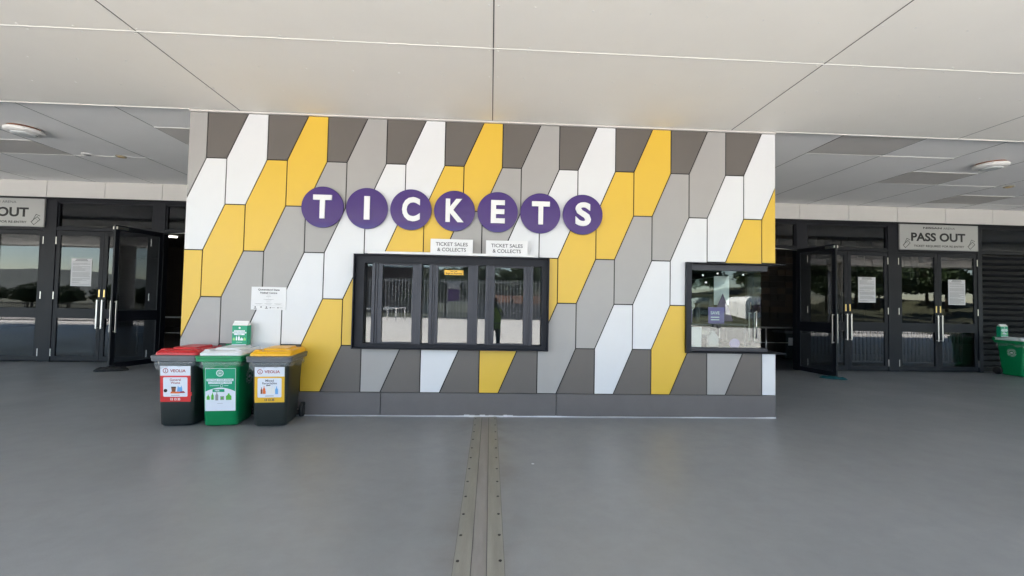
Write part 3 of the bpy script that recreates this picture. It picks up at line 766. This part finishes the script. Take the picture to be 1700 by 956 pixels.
def bin_(kind, lab, loc, rz=0.0, group=None, detail=True):
    t = thing('wheelie_bin', lab, 'wheelie bin', loc, rz, group)
    mb_ = m_bingreen if kind == 'green' else m_binbody
    mr_ = m_bingreen if kind == 'green' else m_binrim
    ml_ = {'green': m_lidw, 'red': m_red, 'yellow': m_lidy, 'dark': m_black}[kind]
    b = MB()
    b.ring([rsec(0.36, 0.43, 0.012, 0.05, -0.007), rsec(0.39, 0.46, 0.03, 0.055, -0.007), rsec(0.415, 0.53, 0.40, 0.055, 0.001), rsec(0.442, 0.592, 0.785, 0.055, 0.005),
            rsec(0.462, 0.60, 0.797, 0.055, 0.006), rsec(0.470, 0.61, 0.86, 0.055, 0.008)])
    b.build('body', mb_, t)
    b = MB()
    b.ring([rsec(0.475, 0.62, 0.838, 0.05, 0.0), rsec(0.535, 0.68, 0.842, 0.045, -0.002), rsec(0.545, 0.69, 0.848, 0.045, -0.002), rsec(0.545, 0.69, 0.882, 0.045, -0.002), rsec(0.555, 0.70, 0.885, 0.045, -0.002), rsec(0.555, 0.70, 0.905, 0.045, -0.002), rsec(0.545, 0.69, 0.912, 0.045, -0.002)], smooth=False)
    b.build('rim', mr_, t, bevel=0.004)
    b = MB()
    b.ring([rsec(0.505, 0.640, 0.913, 0.05, 0.015), rsec(0.500, 0.635, 0.940, 0.05, 0.015), rsec(0.470, 0.59, 0.962, 0.05, 0.02), rsec(0.455, 0.57, 0.970, 0.05, 0.03)], smooth=False)
    b.ring([rsec(0.30, 0.40, 0.966, 0.03, 0.06), rsec(0.285, 0.385, 0.992, 0.03, 0.065), rsec(0.27, 0.36, 0.996, 0.03, 0.07)], smooth=False)
    for s_ in (-1, 1):
        b.ring([[(x+s_*0.185, y-0.19, z) for x, y, z in rsec(0.085, 0.12, 0.955, 0.02)], [(x+s_*0.185, y-0.19, z) for x, y, z in rsec(0.065, 0.10, 0.985, 0.02)]], smooth=False)
        b.box(s_*0.20-0.02, s_*0.20+0.02, 0.30, 0.362, 0.915, 0.975)
    b.build('lid', ml_, t, bevel=0.004)
    b = MB(); b.tube([(-0.235, 0.375, 0.945), (0.235, 0.375, 0.945)], 0.015); 
    for s_ in (-1, 1): b.box(s_*0.235-0.014, s_*0.235+0.014, 0.33, 0.385, 0.89, 0.965)
    if kind == 'green': b.box(-0.235, 0.235, 0.345, 0.362, 0.89, 0.998)
    b.build('handle', m_bingreen if kind == 'green' else m_black, t)
    b = MB(); b.tube([(-0.262, 0.262, 0.102), (0.262, 0.262, 0.102)], 0.011); b.build('axle', m_steel, t)
    for s_ in (-1, 1):
        b = MB(); xs = s_*0.246
        secs = [[(xs+dx, 0.262+r*math.cos(2*math.pi*k/28), 0.102+r*math.sin(2*math.pi*k/28)) for k in range(28)] for dx, r in ((-0.024, 0.085), (-0.02, 0.099), (0.02, 0.099), (0.024, 0.085))]
        b.ring(secs); w = b.build('wheel', m_rubber, t)
        b = MB(); b.cyl((xs-0.027, 0.262, 0.102), 0.058, 0.054, 'x', 24); b.cyl((xs-0.031, 0.262, 0.102), 0.02, 0.062, 'x', 16); b.build('hub', m_black, w)
    # clear liner film bunched under the rim
    if detail:
        rnd = random.Random(hash(kind) % 97 if False else len(kind)); b = MB(); n = 90; prev = None
        base = rsec(0.500, 0.645, 0, 0.05, 0.0, 5)
        per = []
        for i in range(len(base)):
            p, q = Vector(base[i]), Vector(base[(i+1) % len(base)]); m_ = max(1, int((q-p).length/0.022))
            for k in range(m_): per.append(p+(q-p)*k/m_)
        N = len(per); rows = []
        for zi, z in enumerate((0.846, 0.825, 0.795, 0.765)):
            row = []
            for i, p in enumerate(per):
                drop = 0.02*math.sin(i*0.21)+0.012*math.sin(i*0.57+1)
                f = 1 + 0.012*math.sin(i*2.1+zi)*zi*0.5 + rnd.uniform(-0.006, 0.006)*zi - 0.030*(zi == 3)
                row.append((p.x*f, p.y*f, z + (drop*zi/3.0)+rnd.uniform(-.004, .004)*zi))
            rows.append(row)
        b.ring(rows, cap0=False, cap1=False); b.build('liner_film', m_liner, t)
    return t
def fbin(u, w, d): return (u, front_y(w)-d, w)
def veolia_sticker(t, mc, ttl, num_mat, pics):
    b = MB(); x0, x1, z0, z1 = -0.178, 0.178, 0.318, 0.775
    rect(b, x0, x1, z0, z1, fbin, 0, 0.0012); rect(b, x0, x1, z0, 0.652, fbin, 1, 0.0022)
    rrect(b, x0+0.035, x1-0.035, z0+0.065, 0.632, 0.015, fbin, 0, 0.0032)
    annulus(b, -0.115, 0.715, 0.024, 0.032, fbin, 2, 0.0024); disc(b, -0.115, 0.708, 0.007, fbin, 2, 0.0026, 12)
    flat(b, [(-0.118, 0.735), (-0.112, 0.735), (-0.112, 0.708), (-0.118, 0.708)], fbin, 2, 0.0027)
    put_text(b, 'VEOLIA', 0.030, 0.714, fbin, height=0.038, width=0.185, bold=0.025, mi=2, d=0.0024)
    put_text(b, ttl[0], 0.0, 0.600, fbin, height=0.030, bold=0.015, mi=ttl[2], d=0.0042)
    put_text(b, ttl[1], 0.0, 0.562, fbin, height=0.030 if ttl[1] == 'Waste' else 0.036, bold=0.015, mi=ttl[2], d=0.0042)
    put_text(b, '13 13 35', 0.0, 0.352, fbin, height=0.032, width=0.115, bold=0.04, mi=num_mat, d=0.0034)
    rect(b, -0.05, 0.05, 0.400, 0.405, fbin, 3, 0.0042)
    for p in pics: flat(b, p[1], fbin, p[0], 0.0044+0.0002*pics.index(p))
    b.build('sticker', [m_stw, mc, m_crim, m_ink, m_brown, m_blue, m_orange, m_whtrim, m_inkg, m_lgreen], t)
def cup(x, z, w, h, mi): return (mi, [(x-w*.35, z), (x+w*.35, z), (x+w*.5, z+h), (x-w*.5, z+h)])
def bottle(x, z, w, h, mi): return (mi, [(x-w/2, z), (x+w/2, z), (x+w/2, z+h*.6), (x+w*.15, z+h*.8), (x+w*.15, z+h), (x-w*.15, z+h), (x-w*.15, z+h*.8), (x-w/2, z+h*.6)])

red = bin_('red', 'dark wheelie bin with red lid, general waste, left of the three by the booth', (-3.985, -0.335, 0), 0.06, 'bins lined up at the left end of the booth')
veolia_sticker(red, m_stred, ('General', 'Waste', 2), 7,
    [(3, [(-0.115+0.022*math.cos(a/3), 0.462+0.022*math.sin(a/3)) for a in range(19)]), (4, [(-0.115+0.075, 0.44), (0.0, 0.44), (0.008, 0.50), (-0.048, 0.50)]), (3, [(-0.05, 0.50), (0.01, 0.50), (0.006, 0.512), (-0.046, 0.512)]),
     (5, [(0.02, 0.445), (0.085, 0.445), (0.08, 0.50), (0.072, 0.53), (0.064, 0.505), (0.04, 0.505), (0.034, 0.53), (0.026, 0.50)]), (6, [(-0.06, 0.425), (0.05, 0.425), (0.06, 0.448), (-0.05, 0.45)]), (2, [(0.05, 0.43), (0.12, 0.432), (0.10, 0.455), (0.06, 0.45)])])
b = MB(); rect(b, 0.178, 0.192, 0.395, 0.44, fbin, 0, 0.002); b.build('tag', m_stred, red)
yel = bin_('yellow', 'dark wheelie bin with yellow lid, mixed recyclables, right of the three by the booth', (-2.835, -0.335, 0), 0.11, 'bins lined up at the left end of the booth')
veolia_sticker(yel, m_styel, ('Mixed', 'Recyclables', 8), 8,
    [bottle(-0.095, 0.43, 0.022, 0.085, 4), bottle(-0.065, 0.43, 0.03, 0.10, 6), (3, [(-0.04, 0.54), (0.01, 0.545), (0.01, 0.535), (-0.04, 0.53)]), (7, [(-0.03, 0.425), (0.02, 0.425), (0.025, 0.53), (-0.035, 0.53)]), bottle(0.045, 0.425, 0.04, 0.105, 7), bottle(0.085, 0.425, 0.035, 0.10, 5), (6, [(-0.08, 0.43), (-0.045, 0.43), (-0.045, 0.468), (-0.08, 0.468)])])
def green_sticker(t):
    b = MB(); x0, x1, z0, z1 = -0.172, 0.185, 0.205, 0.752
    rect(b, x0, x1, z0, z1, fbin, 0, 0.0012)
    P = [(x0, 0.475), (x0, 0.749), (x1, 0.749), (x1, 0.475)]
    arc = [(x1-(x1-x0)*k/10, 0.455+0.05*math.sin(math.pi*k/10)) for k in range(11)]
    flat(b, [(x0+0.004, 0.748), (x0+0.004, arc[-1][1])] + [p for p in reversed(arc[1:-1])] + [(x1-0.004, arc[0][1]), (x1-0.004, 0.748)], fbin, 1, 0.0022)
    annulus(b, 0.0, 0.690, 0.034, 0.043, fbin, 0, 0.003); emblem(b, 0, 0.690, 0.040, fbin, 0, 0.0032)
    rect(b, -0.155, 0.160, 0.588, 0.618, fbin, 0, 0.003); rect(b, -0.135, 0.140, 0.552, 0.582, fbin, 0, 0.003)
    put_text(b, 'RECYCLE YOUR DRINK', 0.002, 0.603, fbin, height=0.018, width=0.295, bold=0.012, mi=1, d=0.004)
    put_text(b, 'CONTAINERS HERE', 0.002, 0.567, fbin, height=0.018, width=0.255, bold=0.012, mi=1, d=0.004)
    rect(b, -0.12, -0.01, 0.527, 0.532, fbin, 0, 0.003); annulus(b, 0.02, 0.529, 0.014, 0.018, fbin, 0, 0.003); rect(b, 0.05, 0.10, 0.527, 0.532, fbin, 0, 0.003)
    rrect(b, -0.085, 0.055, 0.448, 0.485, 0.006, fbin, 1, 0.0034); put_text(b, '100%', -0.03, 0.467, fbin, height=0.020, bold=0.03, mi=0, d=0.004)
    for p in (bottle(-0.135, 0.35, 0.036, 0.065, 2), bottle(-0.085, 0.35, 0.03, 0.09, 2), bottle(-0.035, 0.34, 0.034, 0.11, 3), (3, [(0.005, 0.345), (0.05, 0.345), (0.05, 0.395), (0.005, 0.395)]), (2, [(0.012, 0.355), (0.04, 0.36), (0.035, 0.385), (0.015, 0.38)]), bottle(0.105, 0.345, 0.065, 0.085, 2)): flat(b, p[1], fbin, p[0], 0.0030+0.0004*(p[0] == 2))
    rect(b, -0.03, 0.035, 0.300, 0.304, fbin, 3, 0.003)
    b.build('sticker', [m_stw, m_teal, m_lgreen, m_inkl], t)
def side_logo(t, s):
    b = MB()
    def fs(u, w, d): return (s*(0.2075+0.0125*(w-0.40)/0.34+0.0035+d), -s*0+(u if s > 0 else -u), w)
    circ_text(b, 'CONTAINERS', 0.03, 0.60, 0.092, 0.026, fs, 172, 8, 0, d=0.002)
    circ_text(b, 'FOR CHANGE', 0.03, 0.60, 0.092, 0.026, fs, 190, 350, 0, flip=True, d=0.002)
    emblem(b, 0.03, 0.60, 0.11, fs, 0, 0.002)
    b.build('side_logo', m_lidw, t)
grn = bin_('green', 'bright green wheelie bin with white lid, between the red and yellow lidded bins', (-3.450, -0.335, 0), 0.10, 'bins lined up at the left end of the booth')
green_sticker(grn); side_logo(grn, 1)
gr2 = bin_('green', 'bright green wheelie bin by the louvres, cut by the right edge', (13.76, 4.30, 0), 0.0)
green_sticker(gr2); side_logo(gr2, -1)

def carton(loc, rz, lab, sc=1.0):
    t = thing('green_carton', lab, 'carton', loc, rz, 'green cartons standing on the green bins')
    w, h, dp = 0.100*sc, 0.325*sc, 0.05
    b = MB(); b.box(-w, w, -dp, dp, 0, h*0.83); b.build('box', m_teal, t, bevel=0.002)
    b = MB(); b.prism([(-w, h*0.832), (w, h*0.832), (w, h*0.98), (-w, h*0.98)], -dp*1.0, dp*1.0)
    for i, v in enumerate(b.v):
        if v[2] > h*0.9: b.v[i] = (v[0], v[1]*0.15, v[2])
    b.box(-w, w, -0.004, 0.004, h*0.981, h*1.02); b.build('gable_top', m_whtrim, t)
    b = MB(); f_ = lambda u, w_, d: (u, -dp-d, w_)
    rect(b, -w*.97, w*.97, 0.0, 0.012, f_, 0, 0.002)
    disc(b, 0, h*0.73, 0.013, f_, 0, 0.002, 14)
    for z, ww in ((0.60, 0.72), (0.53, 0.92), (0.46, 0.70)):
        rect(b, -w*ww, w*ww, h*z-0.010, h*z+0.010, f_, 0, 0.002)
    put_text(b, 'RECYCLE YOUR', 0, h*0.60, f_, height=0.010, width=w*1.2, mi=1, d=0.003, bold=0.02)
    put_text(b, 'DRINK CONTAINERS', 0, h*0.53, f_, height=0.010, width=w*1.6, mi=1, d=0.003, bold=0.02)
    put_text(b, 'HERE', 0, h*0.46, f_, height=0.010, width=w*0.6, mi=1, d=0.003, bold=0.02)
    for i, (x, ww, hh) in enumerate(((-0.7, .28, .13), (-0.36, .16, .20), (-0.04, .22, .21), (0.32, .34, .12), (0.72, .3, .13))):
        flat(b, bottle(x*w, h*0.20, ww*w*1.1, h*hh, 0)[1], f_, 2 if i in (0, 4) else 0, 0.002)
    rect(b, -0.04, 0.04, h*0.12, h*0.13, f_, 0, 0.002)
    b.build('printed_marks', [m_stw, m_teal, mat('carton_lime', (0.25, 0.6, 0.2), 0.5)], t)
carton((-3.452, -0.12, 1.0), 0.0, 'small green and white carton standing on the white lid beside the plaque')
carton((13.52, 4.45, 1.0), 0.0, 'small green and white carton on the bin lid by the louvres')
for (x, y, lab) in ((9.66, 7.35, 'dark bin with a paper sign inside the right doors, nearer the booth'), ):
    bb = bin_('dark', lab, (x, y, 0), 0.0, detail=False)
    q = MB(); rect(q, -0.12, 0.12, 0.45, 0.70, fbin, 0, 0.002); q.build('sticker', m_paper, bb)
bb = bin_('green', 'green bin inside the foyer seen past the corner of the booth', (10.40, 7.6, 0), 0.0, detail=False); green_sticker(bb)

# door stops: a black sandbag and a teal one
def sandbag(loc, rz, m, lx, ly, h, lab):
    b = MB(); nu, nv = 22, 12; secs = []; rnd = random.Random(5)
    for i in range(nu+1):
        u = -1+2*i/nu; e = math.sqrt(max(0.0, 1-abs(u)**3.2))*0.94+0.06
        q = []
        for k in range(nv):
            a = 2*math.pi*k/nv; zz = max(-0.05, math.sin(a))
            q.append((u*lx/2, math.cos(a)*ly/2*e*(1+0.05*math.sin(i*1.7)), 0.002+h*(zz*0.95+0.05)*e*(1+0.14*math.sin(i*1.3+k)) + (0.004 if zz < 0 else 0)))
        secs.append(q)
    b.ring(secs); t = b.build('sandbag', m, loc=loc, bevel=0); t.rotation_euler = (0, 0, rz); tag(t, lab, 'sandbag')
    b = MB(); b.tube([(-lx*0.12, 0, h*0.9), (-lx*0.08, 0.0, h*1.35), (lx*0.08, 0, h*1.35), (lx*0.12, 0, h*0.9)], 0.007); b.build('strap', m_black, t)
m_bag = mat('sandbag_black', (0.010, 0.010, 0.011), 0.7, bump=0.3, bscale=20)
m_tealbag = mat('sandbag_teal', (0.0, 0.075, 0.085), 0.6, bump=0.2, bscale=20)
sandbag((-8.26, 3.60, 0), 0.25, m_bag, 0.62, 0.30, 0.085, 'flat black sandbag holding the left door open')
sandbag((8.13, 3.55, 0), -0.55, m_tealbag, 0.55, 0.18, 0.06, 'teal sandbag at the foot of the right open door')

# ------------------------------------------------------------------ goods behind the corner window
def item(name, mb, mats, lab, cat, bevel=0.002, loc=None): return tag(mb.build(name, mats, bevel=bevel, loc=loc), lab, cat)
m_lilac = mat('lilac_print', (0.22, 0.16, 0.42), 0.5); m_deepp = mat('deep_purple', (0.06, 0.02, 0.12), 0.5)
m_creamp = mat('cream_shell', (0.62, 0.60, 0.55), 0.4)
Z = 0.965
b = MB(); b.box(-0.11, 0.11, -0.03, 0.03, 0, 0.24); item('merchandise_box', b, m_lilac, 'lilac box at the left of the corner window display', 'box', 0.02, (3.10, 0.42, Z+0.42))
b = MB(); b.box(1.65, 4.05, 0.25, 0.85, Z+0.40, Z+0.42)
for x in (1.7, 2.9, 4.0): b.box(x-0.01, x+0.01, 0.28, 0.30, Z, Z+0.40)
item('display_rack', b, m_inkg, 'dark shelf rack behind the corner window glass', 'shelf')
secs = [[(r*math.cos(2*math.pi*k/20), r*math.sin(2*math.pi*k/20), z) for k in range(20)] for r, z in ((0.045, 0), (0.05, 0.02), (0.05, 0.20), (0.02, 0.26), (0.02, 0.29), (0.028, 0.295), (0.028, 0.33))]
b = MB(); b.ring(secs); item('drink_bottle', b, m_black, 'dark drink bottle on the shelf behind the corner window', 'bottle', 0, (3.30, 0.45, Z+0.42))
t = thing('price_card', 'purple promotional card reading save behind the corner window', 'card', (3.60, 0.40, Z+0.42))
b = MB(); b.box(-0.13, 0.13, 0, 0.006, 0, 0.26); b.build('card', m_lilac, t)
b = MB(); f_ = lambda u, w_, d: (u, -d, w_)
put_text(b, 'SAVE', -0.02, 0.17, f_, height=0.05, bold=0.03, d=0.002)
for z in (0.06, 0.10): rect(b, -0.09, 0.05, z-0.008, z+0.008, f_, 0, 0.002)
b.build('lettering', m_stw, t)
b = MB(); b.prism([(-0.20, 0), (0.16, 0), (0.17, 0.02), (0.0, 0.46), (-0.19, 0.05)], 0, 0.004); item('pennant', b, m_deepp, 'purple pointed pennant hanging behind the corner window', 'pennant', 0, (3.83, 0.62, Z+0.45))
b = MB(); b.box(-0.13, 0.13, 0, 0.002, 0, 0.48); item('wall_notice', b, m_paper, 'pale paper sheet behind the purple pennant', 'notice', 0, (3.85, 0.70, Z+0.72))
secs = [[(0.08*math.cos(2*math.pi*k/18)*1, -0.01+0.02*j, 0.11+0.08*math.sin(2*math.pi*k/18)) for k in range(18)] for j in range(2)]
b = MB(); b.ring(secs); b.cyl((0, 0, 0), 0.05, 0.012); b.tube([(0, 0, 0.01), (0, 0, 0.05)], 0.008); item('desk_fan', b, m_lilac, 'small round purple fan at the foot of the corner window', 'fan', 0, (3.86, 0.33, Z+0.07-0.07))
b = MB(); b.box(-0.14, 0.14, 0, 0.004, 0, 0.36); item('counter_sheet', b, m_paper, 'white sheet standing low behind the corner glass', 'sheet', 0, (3.22, 0.40, Z))
b = MB(); secs = [rsec(0.17, 0.10, 0, 0.04), rsec(0.17, 0.10, 0.22, 0.04), rsec(0.08, 0.05, 0.27, 0.02), rsec(0.08, 0.05, 0.31, 0.02)]; b.ring(secs); item('drink_cooler', b, m_inkl, 'grey rounded flask standing low in the corner window', 'flask', 0, (3.50, 0.32, Z))

# ------------------------------------------------------------------ what stands behind the viewer (seen in the glass)
def column(x, y, lab):
    b = MB(); b.cyl((0, 0, 0), 0.35, 4.34, n=36); tag(b.build('round_column', m_colw, loc=(x, y, 0)), lab, 'column')
column(-19.5, -8.0, 'white round column at the far left canopy edge'); column(20, -8.0, 'white round column at the far right canopy edge')
def pickets(x0, x1, y, h, step, lab, name='picket_fence', z0=0.0):
    mm = m_pick if h > 2 else m_black; pw = 0.035 if h > 2 else 0.010
    t = thing(name, lab, 'fence', ((x0+x1)/2, y, z0)); w = (x1-x0)/2
    b = MB(); x = -w
    while x < w: b.box(x-pw, x+pw, -0.012, 0.012, 0.1, h); x += step
    b.build('pickets', mm, t)
    b = MB(); b.box(-w, w, -0.02, 0.02, h*0.93, h*0.93+0.05); b.box(-w, w, -0.02, 0.02, 0.1, 0.15); b.build('rails', mm, t)
pickets(-14, 10, -34.5, 3.75, 0.30, 'tall grey picket fence along the plaza')
pickets(-45, -14.5, -10.2, 1.15, 0.12, 'low balustrade at the left plaza edge')
pickets(13, 31.5, -10.5, 1.15, 0.12, 'low balustrade at the right plaza edge')
for k in range(3):
    b = MB(); x = -8.3+k*0.7
    b.tube([(x, -29, 0), (x, -29, 1.0), (x+0.1, -28.9, 1.1), (x-1.5, -27.5, 0.95), (x-1.5, -27.5, 0)], 0.05)
    tag(b.build('stair_handrail', m_whtrim), ['nearest', 'middle', 'farthest'][k] + ' curved steel stair handrail on the plaza', 'handrail', 'stair handrails on the plaza')
t = thing('event_building', 'maroon and tan building beyond the plaza fence', 'building', (-14, -62, -0.3))
b = MB(); b.box(-14, 2.2, -8, 0, 0, 7.0); b.build('wall', m_maroon, t)
b = MB(); b.box(2.2, 3.8, -8, -0.3, 0, 7.1); b.build('end_wall', m_tan, t); b = MB(); b.box(-14.2, 4, -8.2, 0.2, 7.1, 7.3); b.build('roof', m_galv, t)
t = thing('totem_sign', 'tall grey and purple totem sign at the plaza edge', 'sign', (-3.4, -33.4, -0.02))
b = MB(); b.box(-.5, .5, -0.1, 0.1, 1.7, 2.75); b.build('panel', m_deepp, t); b = MB(); b.box(-.5, .5, -0.11, 0.11, 2.8, 3.45); b.build('head_panel', m_inkl, t)
b = MB(); b.box(-.5, -0.45, -0.05, 0.05, 0, 2.8); b.box(0.45, .5, -0.05, 0.05, 0, 2.8); b.build('legs', m_galv, t)
for k, x in enumerate((1.6, 3.4, 5.2)):
    b = MB(); b.box(-0.8, 0.8, -0.4, 0.4, 0, 0.75); tag(b.build('planter_box', m_terra, bevel=0.02, loc=(x-0.4, -36.2, 1.55)), ['left', 'centre', 'right'][k] + ' terracotta planter on the dark wall behind the plaza fence', 'planter', 'terracotta planters')
b = MB(); b.box(-1.5, 6, -36.7, -35.7, -0.3, 1.55); tag(b.build('retaining_wall', m_inkg), 'dark low retaining wall behind the plaza fence', 'wall')
t = thing('food_caravan', 'white rounded food caravan parked on the sunny plaza', 'caravan', (24.4, -32, -0.02))
b = MB(); q = [(-1.0, 0.45), (1.0, 0.45), (1.0, 1.9)] + [(1.0-0.75+0.75*math.cos(R_(a)), 1.9+0.75*math.sin(R_(a))) for a in range(15, 91, 15)] + [(-0.25+0.75*math.cos(R_(a)), 1.9+0.75*math.sin(R_(a))) for a in range(90, 181, 15)]
b.prism(q, 0, 3.4); o = b.build('body', m_whtrim, t); o.rotation_euler = (0, 0, math.pi)
b = MB(); b.box(-0.5, 0.4, 0.004, 0.03, 1.2, 1.9); b.build('hatch', m_maroon, t)
for y in (-1.3, -2.1):
    b = MB(); b.cyl((-1.05, y, 0.32), 0.32, 0.2, 'x', 20); b.cyl((0.85, y, 0.32), 0.32, 0.2, 'x', 20); b.build('wheels', m_rubber, t)
# hills and lawn
def hill(name, x0, x1, y0, y1, h, m, nx=50, ny=10, z0=-0.3, seed=1):
    rnd = random.Random(seed); b = MB(); ph = [rnd.uniform(0, 6) for _ in range(5)]
    def H(u, v): return h*math.sin(math.pi*min(1, v*1.0)*0.5)*(0.6+0.2*math.sin(u*6+ph[0])+0.12*math.sin(u*15+ph[1])+0.06*math.sin(u*37+ph[2]))*math.sin(math.pi*min(max(u, 0), 1))**0.5
    for i in range(nx):
        for j in range(ny):
            b.face([(x0+(x1-x0)*a/nx, y0+(y1-y0)*c/ny, z0+H(a/nx, c/ny)) for a, c in ((i, j), (i, j+1), (i+1, j+1), (i+1, j))])
    return struct(b.build(name, m))
hill('hills', -1100, 300, -500, -800, 62, m_hill)
hill('lawn_bank', 16, 90, -24, -62, 7.5, m_grass, 30, 12, seed=3)
# trees
def tree_mesh(name, h, r, seed, nleaf=5200):
    rnd = random.Random(seed); t = MB(); t.tube([(0, 0, 0), (0.1, 0.05, h*0.35), (0.0, 0.1, h*0.62)], [0.2, 0.14, 0.07], 8)
    cl = [(rnd.gauss(0, r*0.45), rnd.gauss(0, r*0.45), h*rnd.uniform(0.42, 0.95), rnd.uniform(0.25, 0.5)*r) for _ in range(22)]
    for c in cl[:10]: t.tube([(0, 0.05, h*0.4), (c[0]*0.5, c[1]*0.5, (h*0.4+c[2])/2), c[:3]], [0.09, 0.05, 0.02], 5)
    L = MB()
    for _ in range(nleaf):
        c = rnd.choice(cl); d = Vector((rnd.gauss(0, 1), rnd.gauss(0, 1), rnd.gauss(0, 1))).normalized()*c[3]*rnd.uniform(0.6, 1.1)
        p = Vector(c[:3])+Vector((d.x, d.y, d.z*0.7)); a = Vector((rnd.gauss(0, 1), rnd.gauss(0, 1), rnd.gauss(0, 1))).normalized()*0.26; q = a.cross(Vector((rnd.gauss(0, 1), rnd.gauss(0, 1), rnd.gauss(0, 1)))).normalized()*0.15
        L.face([p-a, p+q, p+a, p-q])
    return t, L
spots = [(-34.5, -46, .40), (-40.5, -47, .36), (-43.5, -48, .42), (-46.5, -46, .38), (-49.5, -48, .36), (-52.5, -47, .41), (-55.5, -49, .38), (-58.5, -47, .40), (-61.5, -49, .36), (-64.5, -48, .42), (-67.5, -50, .38), (-37.5, -47, .37), (-36, -40, .34), (-39, -42, .36), (-42, -41, .32), (-45, -43, .37), (-48, -42, .33), (-51, -44, .36), (-54, -42, .34), (-57, -45, .38), (-60, -43, .35), (-63, -46, .37), (-66, -44, .36), (-69, -47, .38), (-33, -41, .35), (-30, -43, .36), (-72, -45, .38), (34, -26, .6), (40, -30, .75), (47, -34, .7), (52, -40, .9), (58, -36, .9), (64, -44, 1.1), (60, -52, 1.2), (70, -50, 1.2), (48, -48, 1.2), (30, -34, .8), (-8.6, -48, .62), (-5.5, -46, .72), (-2, -43, .78), (1.5, -45, .72), (4.5, -43, .8), (8, -46, .72), (12, -44, .85),  (22, -50, 1.0), (29, -56, 1.2), (36, -48, 1.0), (44, -58, 1.3), (53, -54, 1.1), (17, -40, .9)]
tt, LL = tree_mesh('tree', 8.0, 3.2, 5)
proto = None
for k, (x, y, sc) in enumerate(spots):
    lab = 'dense green tree beyond the plaza, %s, number in row told by its size and place' % ('left' if x < -15 else 'right' if x > 15 else 'middle')
    if proto is None:
        proto = thing('leafy_tree', lab, 'tree', (x, y, -0.3), group='trees beyond the plaza'); tt.build('trunk', m_bark, proto); LL.build('crown', m_leaf, proto); o = proto
    else: o = copy_tree(proto)
    o.location = (x, y, -0.35 if x < 15 else 1.5); o.scale = (sc,)*3; o.rotation_euler = (0, 0, k*1.3)
    o['label'] = 'green leafy tree reflected in the glass, %.0f metres out on the %s' % (abs(y), 'left' if x < -15 else 'right' if x > 15 else 'centre')

# the photographer, seen only as a reflection between the window bars
def person():
    t = thing('person', 'person in hi vis vest and dark trousers holding a phone up with both hands', 'person', (0.14, -6.78, 0))
    me = bpy.data.meshes.new('body'); V = []; E_ = []; Rr = []
    def add(p, r, par=None):
        V.append(p); Rr.append(r)
        if par is not None: E_.append((par, len(V)-1))
        return len(V)-1
    pel = add((0, 0, 0.95), 0.135); ab = add((0, 0, 1.12), 0.125, pel); ch = add((0, 0.0, 1.32), 0.145, ab); nb = add((0, 0, 1.45), 0.075, ch); nk = add((0, 0.01, 1.52), 0.055, nb); hd = add((0, 0.03, 1.62), 0.085, nk); tp = add((0, 0.02, 1.71), 0.075, hd)
    for s in (-1, 1):
        hp = add((s*0.10, 0, 0.88), 0.095, pel); kn = add((s*0.11, 0.02, 0.48), 0.06, hp); an = add((s*0.12, 0.0, 0.09), 0.042, kn); to = add((s*0.13, 0.16, 0.045), 0.04, an)
        sh = add((s*0.19, 0, 1.41), 0.06, nb); el = add((s*0.24, 0.16, 1.22), 0.043, sh); wr = add((s*0.11, 0.28, 1.42), 0.030, el); pa = add((s*0.085, 0.31, 1.50), 0.030, wr)
        for k in range(4):
            f1 = add((s*(0.085-0.012*k), 0.335, 1.53-0.018*k), 0.009, pa); add((s*(0.06-0.008*k), 0.35, 1.545-0.018*k), 0.008, f1)
        th = add((s*0.07, 0.30, 1.54), 0.010, pa); add((s*0.055, 0.315, 1.565), 0.009, th)
    me.from_pydata(V, E_, []); o = bpy.data.objects.new('body', me); COL.objects.link(o); o.parent = t
    o.modifiers.new('skin', 'SKIN'); sub = o.modifiers.new('sub', 'SUBSURF'); sub.levels = 1; sub.render_levels = 2
    sv = me.skin_vertices[0].data
    for i, r in enumerate(Rr): sv[i].radius = (r, r)
    sv[0].use_root = True
    me.materials.append(mat('dark_clothes_and_skin', (0.05, 0.05, 0.06), 0.8))
    b = MB(); b.ring([[(x, y, z) for x, y, z in rsec(w, d, z, 0.09)] for w, d, z in ((0.36, 0.30, 0.86), (0.36, 0.30, 1.1), (0.42, 0.33, 1.34), (0.40, 0.28, 1.43), (0.22, 0.2, 1.49))])
    b.build('hi_vis_vest', mat('hi_vis_yellow', (0.45, 0.75, 0.03), 0.7), t)
    b = MB(); b.box(-0.182, 0.182, -0.153, 0.153, 1.0, 1.04); b.build('reflective_band', m_galv, t)
    b = MB(); b.ring([[(x, y-0.0, z) for x, y, z in rsec(w, d, z, w/2.2)] for w, d, z in ((0.15, 0.17, 1.66), (0.19, 0.21, 1.70), (0.17, 0.19, 1.76), (0.08, 0.09, 1.80))]); b.build('hair', m_brown, t)
    b = MB(); b.box(-0.08, 0.08, 0.352, 0.360, 1.50, 1.58); b.build('phone', m_black, t)
person()
